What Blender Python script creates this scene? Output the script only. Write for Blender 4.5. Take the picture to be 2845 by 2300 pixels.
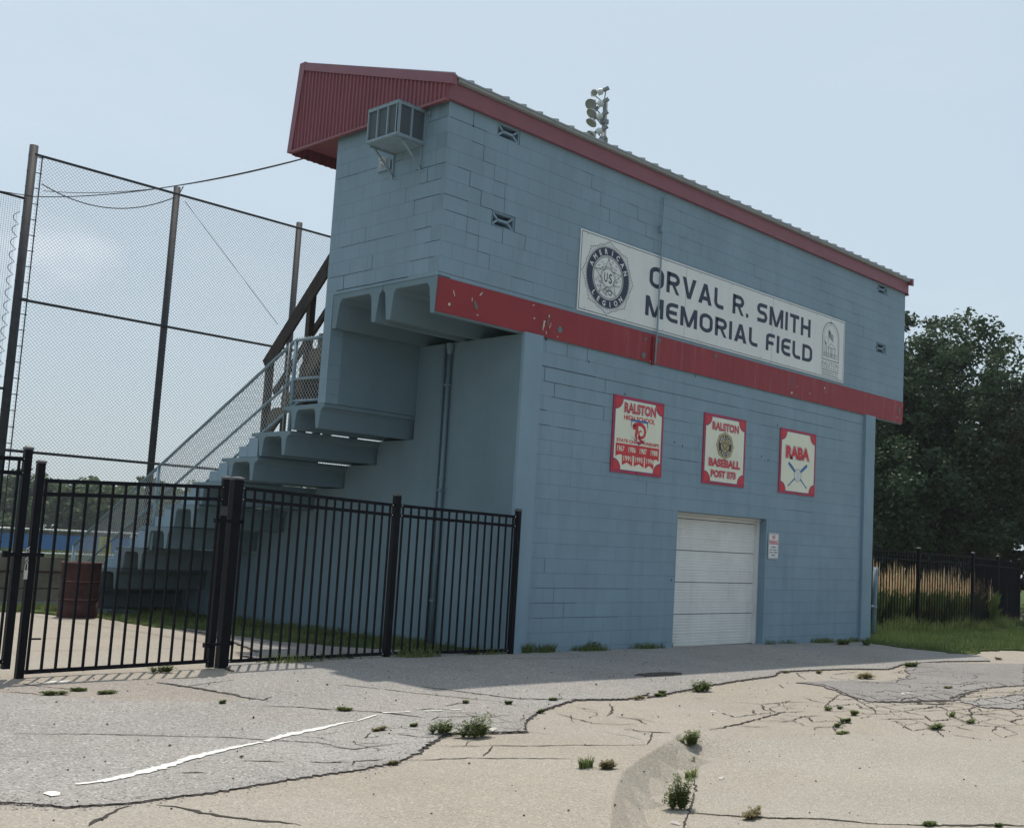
import bpy, bmesh, math, random
import numpy as np
from mathutils import Vector, Matrix
from mathutils.geometry import delaunay_2d_cdt
for o in list(bpy.data.objects): bpy.data.objects.remove(o)
S = bpy.context.scene
COL = S.collection
R = math.radians
# ---------------------------------------------------------------- camera
CAM = Vector((-10.337, -11.4849, 1.0932))
yaw, pit, rol = 0.8885, 0.1098, -0.0424
F = Vector((math.sin(yaw)*math.cos(pit), math.cos(yaw)*math.cos(pit), math.sin(pit)))
R0 = Vector((math.cos(yaw), -math.sin(yaw), 0)); U0 = R0.cross(F)
Rv = R0*math.cos(rol) - U0*math.sin(rol); Uv = U0*math.cos(rol) + R0*math.sin(rol)
cd = bpy.data.cameras.new("camera"); cam = bpy.data.objects.new("camera", cd); COL.objects.link(cam)
M = Matrix.Identity(4)
for i in range(3):
    M[i][0] = Rv[i]; M[i][1] = Uv[i]; M[i][2] = -F[i]; M[i][3] = CAM[i]
cam.matrix_world = M
cd.sensor_width = 36; cd.lens = 3167.23/2845*36
cd.shift_x = -512.19/2845; cd.shift_y = 53.06/2845
cd.clip_start = .1; cd.clip_end = 3000
S.camera = cam
# ---------------------------------------------------------------- sky and sun
SUN_DIR = Vector((.20, .315, 1)).normalized()
W = bpy.data.worlds.new("World"); S.world = W; W.use_nodes = True
nt = W.node_tree; nt.nodes.clear()
out = nt.nodes.new("ShaderNodeOutputWorld"); bg = nt.nodes.new("ShaderNodeBackground")
sky = nt.nodes.new("ShaderNodeTexSky"); sky.sky_type = 'NISHITA'; sky.sun_disc = False
sky.sun_elevation = math.asin(SUN_DIR.z); sky.sun_rotation = math.atan2(SUN_DIR.x, SUN_DIR.y)
sky.altitude = 0; sky.air_density = 1.0; sky.dust_density = 2.2; sky.ozone_density = 1.2
tc = nt.nodes.new("ShaderNodeTexCoord")
ns = nt.nodes.new("ShaderNodeTexNoise"); ns.inputs['Scale'].default_value = 2.3; ns.inputs['Detail'].default_value = 6; ns.inputs['Roughness'].default_value = .55
mp = nt.nodes.new("ShaderNodeMapping"); mp.inputs['Scale'].default_value = (1, 1, 3.2); mp.inputs['Location'].default_value = (.35, .1, .2)
nt.links.new(tc.outputs['Generated'], mp.inputs[0]); nt.links.new(mp.outputs[0], ns.inputs['Vector'])
cr = nt.nodes.new("ShaderNodeValToRGB"); cr.color_ramp.elements[0].position = .52; cr.color_ramp.elements[1].position = .78
cr.color_ramp.elements[0].color = (0, 0, 0, 1); cr.color_ramp.elements[1].color = (.18, .18, .18, 1)
nt.links.new(ns.outputs[0], cr.inputs[0])
mx = nt.nodes.new("ShaderNodeMix"); mx.data_type = 'RGBA'
SKY_AWAY, SKY_TOWARDS = .90, 1.24
HAZE = (6.2, 7.3, 7.95, 1)
CLOUD = (.330, .921, .352)
# thin summer haze: the clear sky is mixed towards milky white everywhere
mh = nt.nodes.new("ShaderNodeMix"); mh.data_type = 'RGBA'; mh.inputs[0].default_value = .68
mh.inputs[7].default_value = HAZE
nt.links.new(sky.outputs[0], mh.inputs[6])
nt.links.new(cr.outputs[0], mx.inputs[0]); nt.links.new(mh.outputs[2], mx.inputs[6]); mx.inputs[7].default_value = (8.2, 8.9, 9.6, 1)
# one soft cloud low over the field
cd_ = nt.nodes.new("ShaderNodeVectorMath"); cd_.operation = 'DISTANCE'; cd_.inputs[1].default_value = CLOUD
mc = nt.nodes.new("ShaderNodeMapping"); mc.inputs['Scale'].default_value = (1, 1, 1.7); nt.links.new(tc.outputs['Generated'], mc.inputs[0]); nt.links.new(mc.outputs[0], cd_.inputs[0])
n2 = nt.nodes.new("ShaderNodeTexNoise"); n2.inputs['Scale'].default_value = 14; n2.inputs['Detail'].default_value = 7; nt.links.new(mc.outputs[0], n2.inputs['Vector'])
ma = nt.nodes.new("ShaderNodeMath"); ma.operation = 'MULTIPLY_ADD'; ma.inputs[1].default_value = .16; nt.links.new(n2.outputs[0], ma.inputs[0]); nt.links.new(cd_.outputs['Value'], ma.inputs[2])
mk = nt.nodes.new("ShaderNodeMapRange"); mk.interpolation_type = 'SMOOTHSTEP'; mk.inputs[1].default_value = .075; mk.inputs[2].default_value = .135; mk.inputs[3].default_value = .42; mk.inputs[4].default_value = 0.; nt.links.new(ma.outputs[0], mk.inputs[0])
mx2 = nt.nodes.new("ShaderNodeMix"); mx2.data_type = 'RGBA'; nt.links.new(mk.outputs[0], mx2.inputs[0]); nt.links.new(mx.outputs[2], mx2.inputs[6]); mx2.inputs[7].default_value = (8.6, 9.0, 9.5, 1)
# the haze scatters forward: the sky is brighter on the sun's side than behind the viewer
vd = nt.nodes.new("ShaderNodeVectorMath"); vd.operation = 'DOT_PRODUCT'; vd.inputs[1].default_value = (.52, .80, .30)
nt.links.new(tc.outputs['Generated'], vd.inputs[0])
mr = nt.nodes.new("ShaderNodeMapRange"); mr.inputs[1].default_value = -.5; mr.inputs[2].default_value = .85; mr.inputs[3].default_value = SKY_AWAY; mr.inputs[4].default_value = SKY_TOWARDS
nt.links.new(vd.outputs['Value'], mr.inputs[0])
sc_ = nt.nodes.new("ShaderNodeVectorMath"); sc_.operation = 'SCALE'
nt.links.new(mx2.outputs[2], sc_.inputs[0]); nt.links.new(mr.outputs[0], sc_.inputs['Scale'])
nt.links.new(sc_.outputs[0], bg.inputs[0]); bg.inputs[1].default_value = .09
nt.links.new(bg.outputs[0], out.inputs[0])
sl = bpy.data.lights.new("sun", 'SUN'); sl.energy = 3.3; sl.angle = R(.8); sl.color = (1, .93, .82)
so = bpy.data.objects.new("sun", sl); COL.objects.link(so)
so.rotation_euler = SUN_DIR.to_track_quat('Z', 'Y').to_euler(); so.location = (0, 0, 40)
S.view_settings.view_transform = 'Standard'; S.view_settings.look = 'None'; S.view_settings.gamma = 1
S.view_settings.exposure = 0
S.render.film_transparent = False
S.cycles.max_bounces = 6; S.cycles.transparent_max_bounces = 8
rng = random.Random(7)

# ---------------------------------------------------------------- material helpers
class NT:
    def __init__(s, name):
        s.m = bpy.data.materials.new(name); s.m.use_nodes = True; s.t = s.m.node_tree
        s.b = s.t.nodes['Principled BSDF']; s._pos = None
    def n(s, typ, **kw):
        x = s.t.nodes.new(typ)
        for k, v in kw.items(): setattr(x, k, v)
        return x
    def l(s, a, b): s.t.links.new(a, b)
    def pos(s):
        if s._pos is None: s._pos = s.n('ShaderNodeNewGeometry').outputs['Position']
        return s._pos
    def noise(s, scale, detail=4, rough=.55, stretch=None, vec=None):
        x = s.n('ShaderNodeTexNoise'); x.inputs['Scale'].default_value = scale
        x.inputs['Detail'].default_value = detail; x.inputs['Roughness'].default_value = rough
        v = vec or s.pos()
        if stretch:
            mm = s.n('ShaderNodeMapping'); mm.inputs['Scale'].default_value = stretch; s.l(v, mm.inputs[0]); v = mm.outputs[0]
        s.l(v, x.inputs['Vector']); return x.outputs[0]
    def ramp(s, fac, a, b, ca=0., cb=1.):
        x = s.n('ShaderNodeMapRange'); x.inputs[1].default_value = a; x.inputs[2].default_value = b
        x.inputs[3].default_value = ca; x.inputs[4].default_value = cb; s.l(fac, x.inputs[0]); return x.outputs[0]
    def mix(s, fac, a, b, mode='MIX'):
        x = s.n('ShaderNodeMix', data_type='RGBA', blend_type=mode)
        if isinstance(fac, float): x.inputs[0].default_value = fac
        else: s.l(fac, x.inputs[0])
        for k, v in ((6, a), (7, b)):
            if isinstance(v, tuple): x.inputs[k].default_value = (*v[:3], 1)
            else: s.l(v, x.inputs[k])
        return x.outputs[2]
    def math(s, op, a, b):
        x = s.n('ShaderNodeMath', operation=op)
        for k, v in ((0, a), (1, b)):
            if isinstance(v, (int, float)): x.inputs[k].default_value = v
            else: s.l(v, x.inputs[k])
        return x.outputs[0]
    def bump(s, h, dist=.005, strength=.5):
        x = s.n('ShaderNodeBump'); x.inputs['Distance'].default_value = dist; x.inputs['Strength'].default_value = strength
        s.l(h, x.inputs['Height']); s.l(x.outputs[0], s.b.inputs['Normal'])
    def done(s, col=None, rough=.6, metal=0., spec=.5):
        if col is not None:
            if isinstance(col, tuple): s.b.inputs['Base Color'].default_value = (*col[:3], 1)
            else: s.l(col, s.b.inputs['Base Color'])
        if isinstance(rough, float): s.b.inputs['Roughness'].default_value = rough
        else: s.l(rough, s.b.inputs['Roughness'])
        s.b.inputs['Metallic'].default_value = metal; s.b.inputs['Specular IOR Level'].default_value = spec
        return s.m

def plain(name, col, rough=.6, metal=0., var=.15, scale=6., spec=.4, bump=0.):
    m = NT(name); n = m.noise(scale, 5, .6)
    c = m.mix(m.ramp(n, .3, .7), tuple(x*(1-var) for x in col), tuple(min(1, x*(1+var)) for x in col))
    if bump: m.bump(m.noise(scale*12, 3), bump, .6)
    return m.done(c, rough, metal, spec)

def swizzle(m, a, b, da=0., db=0.):
    sp = m.n('ShaderNodeSeparateXYZ'); m.l(m.pos(), sp.inputs[0]); cb = m.n('ShaderNodeCombineXYZ')
    m.l(m.math('ADD', sp.outputs[a], da), cb.inputs[0]); m.l(m.math('ADD', sp.outputs[b], db), cb.inputs[1])
    return cb.outputs[0]

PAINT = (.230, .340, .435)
def block_mat(name, axis, dx, dz, base=PAINT, joint=.24):
    m = NT(name); v = swizzle(m, axis, 'Z' if False else 2, dx, dz)
    br = m.n('ShaderNodeTexBrick'); m.l(v, br.inputs['Vector'])
    br.offset = .5; br.offset_frequency = 2; br.squash = 1
    for k, val in (('Scale', 1), ('Mortar Size', .0045), ('Mortar Smooth', .35), ('Bias', 0), ('Brick Width', .4064), ('Row Height', .2032)):
        br.inputs[k].default_value = val
    br.inputs['Color1'].default_value = (.98, .98, .98, 1); br.inputs['Color2'].default_value = (1.015, 1.015, 1.015, 1); br.inputs['Mortar'].default_value = (1, 1, 1, 1)
    n1 = m.noise(.9, 5, .6); n2 = m.noise(2.2, 4, .6); n3 = m.noise(60, 3, .7)
    c = m.mix(m.ramp(n1, .3, .72), tuple(x*.90 for x in base), tuple(x*1.07 for x in base))
    c = m.mix(1., c, br.outputs['Color'], 'MULTIPLY')
    # rain-grime streaks
    st = m.noise(3.5, 5, .65, stretch=(1, 1, .12))
    c = m.mix(m.math('MULTIPLY', m.ramp(st, .5, .8), .35), c, tuple(x*.62 for x in base))
    # joints are filled with paint in places, open in others
    f = m.math('MULTIPLY', br.outputs['Fac'], m.ramp(n2, .38, .66, .10, joint))
    c = m.mix(f, c, tuple(x*.22 for x in base))
    h = m.math('SUBTRACT', m.math('MULTIPLY', n3, .25), m.math('MULTIPLY', br.outputs['Fac'], 1.))
    m.bump(h, .006, .7)
    return m.done(c, .62, 0, .35)

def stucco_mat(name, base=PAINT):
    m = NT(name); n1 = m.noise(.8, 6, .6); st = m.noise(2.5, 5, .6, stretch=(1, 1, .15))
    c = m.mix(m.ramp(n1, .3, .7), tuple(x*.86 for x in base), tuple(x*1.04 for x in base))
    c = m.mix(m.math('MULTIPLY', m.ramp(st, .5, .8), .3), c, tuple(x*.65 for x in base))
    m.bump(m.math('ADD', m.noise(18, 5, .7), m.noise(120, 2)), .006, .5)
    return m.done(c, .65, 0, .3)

def band_mat():
    m = NT('red_band_paint')
    st = m.noise(7, 6, .7, stretch=(1, 1, .07)); z = m.n('ShaderNodeSeparateXYZ'); m.l(m.pos(), z.inputs[0])
    c = m.mix(m.ramp(m.noise(1.4, 5), .3, .7), (.25, .020, .030), (.31, .030, .042))
    right = m.ramp(z.outputs[0], .2, 3.5, 0., 1.)
    c = m.mix(m.math('MULTIPLY', m.math('MULTIPLY', m.ramp(st, .52, .72), .55), right), c, (.42, .20, .24))
    c = m.mix(m.math('MULTIPLY', right, .25), c, (.30, .055, .075))
    c = m.mix(m.ramp(m.noise(5, 8, .75), .69, .73), c, (.16, .24, .26))
    m.bump(m.noise(30, 4), .003, .5)
    return m.done(c, .5, 0, .4)

def leaf_mat(name, a, b, trans=.25):
    m = NT(name); g = m.n('ShaderNodeNewGeometry')
    c = m.mix(g.outputs['Random Per Island'], a, b)
    c = m.mix(m.ramp(m.noise(.7, 4), .35, .7), c, tuple(x*1.35 for x in b))
    m.l(c, m.b.inputs['Base Color']); m.b.inputs['Roughness'].default_value = .55; m.b.inputs['Specular IOR Level'].default_value = .3
    tr = m.n('ShaderNodeBsdfTranslucent'); m.l(c, tr.inputs[0]); ms = m.n('ShaderNodeMixShader'); ms.inputs[0].default_value = trans
    m.l(m.b.outputs[0], ms.inputs[1]); m.l(tr.outputs[0], ms.inputs[2]); m.l(ms.outputs[0], m.t.nodes['Material Output'].inputs[0])
    return m.m

def pave_mat(name, lo, hi, speck=.5, stain=(.25, .2, .17), sscale=140., warm=None, spots=None):
    m = NT(name)
    c = m.mix(m.ramp(m.noise(.55, 6, .6), .3, .7), lo, hi)
    c = m.mix(m.math('MULTIPLY', m.ramp(m.noise(2.6, 7, .65), .45, .8), .45), c, stain)
    if warm: c = m.mix(m.math('MULTIPLY', m.ramp(m.noise(.8, 4, .5), .48, .66), .4), c, warm)
    v = m.n('ShaderNodeTexVoronoi'); v.inputs['Scale'].default_value = sscale; m.l(m.pos(), v.inputs['Vector'])
    sp = m.n('ShaderNodeSeparateColor'); m.l(v.outputs['Color'], sp.inputs[0])
    c = m.mix(m.math('MULTIPLY', m.ramp(sp.outputs[0], .8, 1.), speck), c, tuple(min(1, x*1.6) for x in hi))
    c = m.mix(m.math('MULTIPLY', m.ramp(sp.outputs[1], .75, 1.), speck), c, tuple(x*.45 for x in lo))
    g = m.noise(sscale*.6, 4, .75)
    c = m.mix(m.math('MULTIPLY', m.ramp(g, .3, .75), .35), c, tuple(x*.6 for x in lo))
    if spots:
        for (px, py, pr_, st) in spots:
            vd = m.n('ShaderNodeVectorMath', operation='DISTANCE'); m.l(m.pos(), vd.inputs[0]); vd.inputs[1].default_value = (px, py, -.5)
            dd = m.math('ADD', vd.outputs['Value'], m.math('MULTIPLY', m.math('SUBTRACT', m.noise(9, 6, .75), .5), pr_*4.))
            c = m.mix(m.math('MULTIPLY', m.ramp(dd, pr_*.75, pr_, 1., 0.), st), c, (.17, .16, .15))
    m.bump(m.math('ADD', m.math('MULTIPLY', g, .6), m.noise(14, 5, .65)), .008, .55)
    return m.done(c, .88, 0, .25)

MAT = {}
MAT['block_low'] = block_mat('painted_block_lower', 0, -.0416, 0.)
MAT['block_up'] = block_mat('painted_block_upper', 0, .084, -4.562+.2032*40)
MAT['block_side'] = block_mat('painted_block_side', 1, .10, -4.562+.2032*40)
MAT['stucco'] = stucco_mat('painted_stucco', (.175, .265, .325))  # wall paint taken darker, overhang shade worked into the colour
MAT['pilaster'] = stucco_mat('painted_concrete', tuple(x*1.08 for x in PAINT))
MAT['tee'] = stucco_mat('painted_precast', (.175, .26, .315))  # darker than the block paint to carry shade around the tees
MAT['tee_shade'] = stucco_mat('shaded_precast', (.15, .195, .225))  # lowest tiers: shade low on the stand put into a darker colour
MAT['band'] = band_mat()
MAT['dark'] = plain('joint_and_hollow_dark', (.035, .05, .065), .9)  # open joints and cracks, also the unlit hollows of the vents
MAT['roof_red'] = plain('red_coated_steel', (.26, .09, .12), .45, 0, .08, 3.)
MAT['roof_red2'] = plain('red_ribbed_steel', (.25, .07, .09), .45, 0, .1, 2.)
MAT['roof_top'] = plain('galvanised_roofing', (.34, .37, .39), .4, .5, .1)
MAT['gutter'] = plain('pale_metal_edge', (.32, .35, .37), .5, 0, .12, 5.)
def sign_mat(n, col):
    m = NT(n); c = m.mix(m.ramp(m.noise(1.6, 5), .3, .7), tuple(x*.95 for x in col), tuple(x*1.02 for x in col))
    c = m.mix(m.math('MULTIPLY', m.ramp(m.noise(6, 6, .7, stretch=(1, 1, .07)), .5, .8), .28), c, tuple(x*.66 for x in col))
    c = m.mix(m.math('MULTIPLY', m.ramp(m.noise(3.3, 6, .7), .58, .8), .25), c, (.45, .44, .38)); m.bump(m.noise(1.3, 3), .02, .4)
    return m.done(c, .42, 0, .4)
MAT['white'] = sign_mat('white_sign_face', (.76, .80, .82))
MAT['cream'] = sign_mat('cream_sign_face', (.82, .84, .70))
MAT['sred'] = plain('sign_red', (.60, .045, .06), .5, 0, .1, 4.)
MAT['sred_dark'] = plain('sign_red_border', (.42, .04, .09), .5, 0, .15, 4.)
MAT['sblue'] = plain('sign_blue', (.05, .16, .42), .5, 0, .08)
MAT['navy'] = plain('sign_navy', (.030, .042, .085), .5, 0, .08)
MAT['grey_ink'] = plain('sign_grey_ink', (.10, .12, .15), .6, 0, .1)
MAT['gold'] = plain('emblem_gold', (.46, .38, .19), .5, 0, .2, 20.)
MAT['yellow'] = plain('sign_yellow', (.72, .62, .05), .5, 0, .08)
def door_mat():
    m = NT('white_door_steel'); z = m.n('ShaderNodeSeparateXYZ'); m.l(m.pos(), z.inputs[0])
    c = m.mix(m.ramp(m.noise(2.2, 6, .6), .35, .75), (.78, .80, .80), (.68, .70, .70))
    c = m.mix(m.math('MULTIPLY', m.ramp(m.noise(5, 6, .7, stretch=(1, 1, .2)), .5, .8), .4), c, (.48, .45, .40))
    c = m.mix(m.ramp(z.outputs[2], 1.45, 1.85, 0., .35), c, (.55, .48, .40))
    return m.done(c, .45, 0, .4)
MAT['door'] = door_mat()
MAT['black_metal'] = plain('black_powder_coat', (.0035, .0045, .009), .5, 0, .2, 9., .12)
MAT['cap'] = plain('weathered_black_cap', (.10, .10, .11), .5, 0, .3, 20.)
MAT['galv'] = plain('galvanised_steel', (.30, .34, .36), .45, .3, .15, 12.)
MAT['blue_rail'] = plain('blue_grey_rail_paint', (.20, .29, .36), .5, 0, .15, 12.)
MAT['wire'] = plain('chain_link_wire', (.34, .36, .37), .5, .4, .1)
MAT['wire_dark'] = plain('dark_chain_link_wire', (.13, .14, .15), .55, .3, .1)
MAT['pole'] = plain('rusty_steel_pole', (.042, .044, .052), .65, 0, .35, 5.)
MAT['bolt'] = plain('bright_bolt', (.6, .6, .6), .35, .6)
MAT['cable'] = plain('black_cable', (.03, .03, .035), .6)
MAT['paint_line'] = plain('white_crack_filler', (.78, .77, .73), .7, 0, .08, 30.)
MAT['flake'] = plain('peeled_paint_flake', (.55, .52, .48), .7, 0, .2, 20.)
MAT['patch_green'] = plain('old_green_paint', (.12, .20, .20), .7, 0, .2, 20.)
def wood_mat(n, a, b):
    m = NT(n); c = m.mix(m.ramp(m.noise(9, 6, .7, stretch=(1, .25, .25)), .3, .7), a, b); m.bump(m.noise(30, 4), .003, .5)
    return m.done(c, .8, 0, .2)
MAT['wood'] = wood_mat('weathered_brown_wood', (.032, .027, .027), (.068, .056, .053))
MAT['wood2'] = wood_mat('olive_grey_wood', (.075, .07, .05), (.14, .12, .085))
MAT['ac'] = plain('blue_grey_painted_steel', (.25, .34, .41), .5, 0, .1, 8.)
MAT['ac_mesh'] = plain('dark_screen_mesh', (.075, .10, .12), .7, 0, .15, 60.)
MAT['rust'] = plain('rusty_drum_steel', (.06, .022, .02), .7, 0, .45, 5., .3, .002)
MAT['rust2'] = plain('worn_drum_rim', (.22, .13, .12), .6, .2, .3, 9.)
MAT['concrete'] = pave_mat('tan_concrete', (.365, .322, .27), (.42, .378, .32), .7, (.29, .26, .22), 110., (.41, .39, .36))
MAT['asphalt'] = pave_mat('aged_asphalt', (.285, .272, .26), (.395, .378, .362), 1., (.24, .22, .205), 85., (.38, .335, .295))
MAT['stained'] = pave_mat('stained_concrete', (.15, .14, .13), (.25, .235, .215), .6, (.12, .11, .10), 110.)
MAT['worn'] = pave_mat('worn_brown_asphalt', (.30, .27, .24), (.38, .34, .305), .9, (.24, .21, .18), 90., (.37, .31, .26))
MAT['slab'] = pave_mat('grey_street_concrete', (.36, .33, .285), (.43, .40, .35), .7, (.31, .28, .24), 110., (.42, .375, .31))
MAT['asphalt_edge'] = plain('broken_asphalt_edge', (.085, .075, .07), .95, 0, .6, 30., .2, .01)
MAT['asphalt_dark'] = pave_mat('patched_asphalt', (.235, .22, .215), (.33, .31, .30), .8, (.20, .175, .165), 85.)
MAT['crack'] = plain('crack_shade', (.05, .042, .036), .95, 0, .2, 12.)  # flat dark strips, the colour stands in for shade down in the cracks
def soil():
    m = NT('lawn_soil'); c = m.mix(m.ramp(m.noise(1.2, 6), .35, .7), (.045, .075, .022), (.09, .115, .04))
    c = m.mix(m.math('MULTIPLY', m.ramp(m.noise(9, 6), .5, .8), .5), c, (.12, .10, .06)); m.bump(m.noise(20, 5), .03, .8)
    return m.done(c, .95, 0, .1)
MAT['soil'] = soil()
MAT['grass'] = leaf_mat('grass_blades', (.06, .095, .025), (.125, .17, .055), .3)
MAT['weed'] = leaf_mat('weed_leaves', (.085, .125, .04), (.17, .21, .075), .4)
MAT['weed_dry'] = leaf_mat('dry_weed', (.17, .145, .075), (.27, .24, .13), .35)
MAT['leaf_dark'] = leaf_mat('maple_leaves', (.030, .056, .034), (.062, .10, .050), .25)
MAT['leaf_far'] = leaf_mat('far_tree_leaves', (.075, .115, .05), (.14, .19, .085), .3)  # leaf colour raised to carry some of the distance haze
MAT['leaf_conifer'] = leaf_mat('conifer_needles', (.03, .055, .022), (.07, .10, .04), .1)
MAT['plume'] = leaf_mat('tan_grass_plumes', (.46, .34, .20), (.66, .52, .34), .45)
MAT['bark'] = plain('grey_brown_bark', (.05, .042, .035), .9, 0, .35, 8., .2, .01)
def far_blue():
    m = NT('blue_padded_fence'); c = m.mix(m.ramp(m.noise(.7, 5), .3, .7), (.015, .17, .52), (.03, .24, .66)); return m.done(c, .6, 0, .3)
MAT['blue_pad'] = far_blue()
MAT['board'] = plain('grey_tan_panel', (.20, .17, .14), .8, 0, .25, 4.)
MAT['lens'] = plain('lamp_glass', (.34, .33, .31), .15, 0, .1)
MAT['alu'] = plain('spun_aluminium', (.75, .77, .78), .45, .1, .1)
MAT['ballast'] = plain('grey_ballast_box', (.26, .29, .31), .6, .1, .15)
MAT['asph_far'] = pave_mat('far_road_asphalt', (.2, .2, .2), (.27, .27, .27), .2, (.2, .2, .2), 60.)

# ---------------------------------------------------------------- mesh helpers
ORG = {}
def tag(o, label=None, cat=None, group=None, kind=None):
    if label: o['label'] = label
    if cat: o['category'] = cat
    if group: o['group'] = group
    if kind: o['kind'] = kind
    return o
def thing(name, loc, label, cat, group=None):
    o = bpy.data.objects.new(name, None); COL.objects.link(o); o.location = loc; o.empty_display_size = .3
    ORG[o.name] = Vector(loc); tag(o, label, cat, group); return o
class MB:
    def __init__(s): s.v = []; s.f = []
    def add(s, vs, fs):
        b = len(s.v); s.v += [tuple(map(float, v)) for v in vs]; s.f += [tuple(b+i for i in f) for f in fs]; return s
    def box(s, x0, x1, y0, y1, z0, z1):
        return s.add([(x0,y0,z0),(x1,y0,z0),(x1,y1,z0),(x0,y1,z0),(x0,y0,z1),(x1,y0,z1),(x1,y1,z1),(x0,y1,z1)],
                     [(0,3,2,1),(4,5,6,7),(0,1,5,4),(1,2,6,5),(2,3,7,6),(3,0,4,7)])
    def prism(s, pts, axis, a, b):
        """2D polygon pushed along one axis (x: pts are y,z; y: x,z; z: x,y)"""
        n = len(pts)
        def P(p, t): return {'x': (t, p[0], p[1]), 'y': (p[0], t, p[1]), 'z': (p[0], p[1], t)}[axis]
        return s.add([P(p, a) for p in pts]+[P(p, b) for p in pts],
                     [tuple(range(n)), tuple(range(2*n-1, n-1, -1))]+[(i, i+n, (i+1) % n+n, (i+1) % n) for i in range(n)])
    def beam(s, p, q, w, h, up=(0, 0, 1)):
        p, q = Vector(p), Vector(q); d = (q-p).normalized(); up = Vector(up)
        if abs(d.dot(up)) > .99: up = Vector((0, 1, 0))
        a = d.cross(up).normalized()*w/2; b = a.cross(d).normalized()*h/2
        return s.add([p-a-b, p+a-b, p+a+b, p-a+b, q-a-b, q+a-b, q+a+b, q-a+b],
                     [(0,1,2,3),(7,6,5,4),(0,4,5,1),(1,5,6,2),(2,6,7,3),(3,7,4,0)])
    def tube(s, pts, r, n=8, r2=None, cap=True):
        pts = [Vector(p) for p in pts]; m = len(pts); vs = []; fs = []
        prev = None
        for i, p in enumerate(pts):
            d = (pts[min(i+1, m-1)]-pts[max(i-1, 0)]).normalized()
            a = prev - d*prev.dot(d) if prev is not None else d.orthogonal()
            a.normalize(); prev = a; b = d.cross(a)
            rr = r if r2 is None else r+(r2-r)*i/(m-1)
            vs += [p+(a*math.cos(2*math.pi*k/n)+b*math.sin(2*math.pi*k/n))*rr for k in range(n)]
        for i in range(m-1):
            for k in range(n):
                k2 = (k+1) % n; fs.append((i*n+k, i*n+k2, (i+1)*n+k2, (i+1)*n+k))
        if cap: fs += [tuple(range(n-1, -1, -1)), tuple(range((m-1)*n, m*n))]
        return s.add(vs, fs)
    def lathe(s, prof, c, axis=(0, 0, 1), n=20):
        ax = Vector(axis).normalized(); a = ax.orthogonal().normalized(); b = ax.cross(a); c = Vector(c); vs = []; fs = []
        for (r, h) in prof:
            vs += [c+ax*h+(a*math.cos(2*math.pi*k/n)+b*math.sin(2*math.pi*k/n))*r for k in range(n)]
        for i in range(len(prof)-1):
            for k in range(n):
                k2 = (k+1) % n; fs.append((i*n+k, i*n+k2, (i+1)*n+k2, (i+1)*n+k))
        return s.add(vs, fs)
    def build(s, name, mat, parent=None, smooth=False, bevel=0., mats=None):
        me = bpy.data.meshes.new(name); o0 = ORG.get(parent.name, Vector()) if parent else Vector()
        vs = s.v if not parent else [(x-o0.x, y-o0.y, z-o0.z) for x, y, z in s.v]
        me.from_pydata(vs, [], s.f); me.materials.append(MAT[mat] if isinstance(mat, str) else mat)
        if smooth: me.polygons.foreach_set('use_smooth', [True]*len(me.polygons))
        me.validate(); me.update()
        o = bpy.data.objects.new(name, me); COL.objects.link(o); o.parent = parent
        ORG[o.name] = o0
        if bevel:
            md = o.modifiers.new('bevel', 'BEVEL'); md.width = bevel; md.segments = 2; md.limit_method = 'ANGLE'; md.angle_limit = R(40)
        return o
def npmesh(name, V, Fq, mat, parent=None, nper=4):
    """big meshes straight from numpy: V (n,3), Fq (m,nper)"""
    me = bpy.data.meshes.new(name); o0 = ORG.get(parent.name, Vector()) if parent else Vector()
    V = np.asarray(V, np.float32) - np.array(o0, np.float32); Fq = np.asarray(Fq, np.int32)
    me.vertices.add(len(V)); me.vertices.foreach_set('co', V.ravel())
    me.loops.add(Fq.size); me.loops.foreach_set('vertex_index', Fq.ravel())
    me.polygons.add(len(Fq)); me.polygons.foreach_set('loop_start', np.arange(0, Fq.size, nper, dtype=np.int32))
    me.materials.append(MAT[mat]); me.update(calc_edges=True); me.validate()
    o = bpy.data.objects.new(name, me); COL.objects.link(o); o.parent = parent; ORG[o.name] = o0
    return o
def wall_holes(x0, x1, z0, z1, holes, ya, yb, axis='y'):
    """a wall with rectangular openings, between planes ya and yb"""
    xs = sorted({x0, x1, *[h[0] for h in holes], *[h[1] for h in holes]}); zs = sorted({z0, z1, *[h[2] for h in holes], *[h[3] for h in holes]})
    m = MB()
    def solid(i, j):
        if i < 0 or j < 0 or i >= len(xs)-1 or j >= len(zs)-1: return False
        cx, cz = (xs[i]+xs[i+1])/2, (zs[j]+zs[j+1])/2
        return not any(h[0] < cx < h[1] and h[2] < cz < h[3] for h in holes)
    for i in range(len(xs)-1):
        for j in range(len(zs)-1):
            if not solid(i, j): continue
            a, b, c, d = xs[i], xs[i+1], zs[j], zs[j+1]
            m.add([(a,ya,c),(b,ya,c),(b,ya,d),(a,ya,d)], [(0,1,2,3)]); m.add([(a,yb,c),(b,yb,c),(b,yb,d),(a,yb,d)], [(3,2,1,0)])
            if not solid(i-1, j): m.add([(a,ya,c),(a,yb,c),(a,yb,d),(a,ya,d)], [(0,3,2,1)])
            if not solid(i+1, j): m.add([(b,ya,c),(b,yb,c),(b,yb,d),(b,ya,d)], [(0,1,2,3)])
            if not solid(i, j-1): m.add([(a,ya,c),(b,ya,c),(b,yb,c),(a,yb,c)], [(0,3,2,1)])
            if not solid(i, j+1): m.add([(a,ya,d),(b,ya,d),(b,yb,d),(a,yb,d)], [(0,1,2,3)])
    return m
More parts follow.
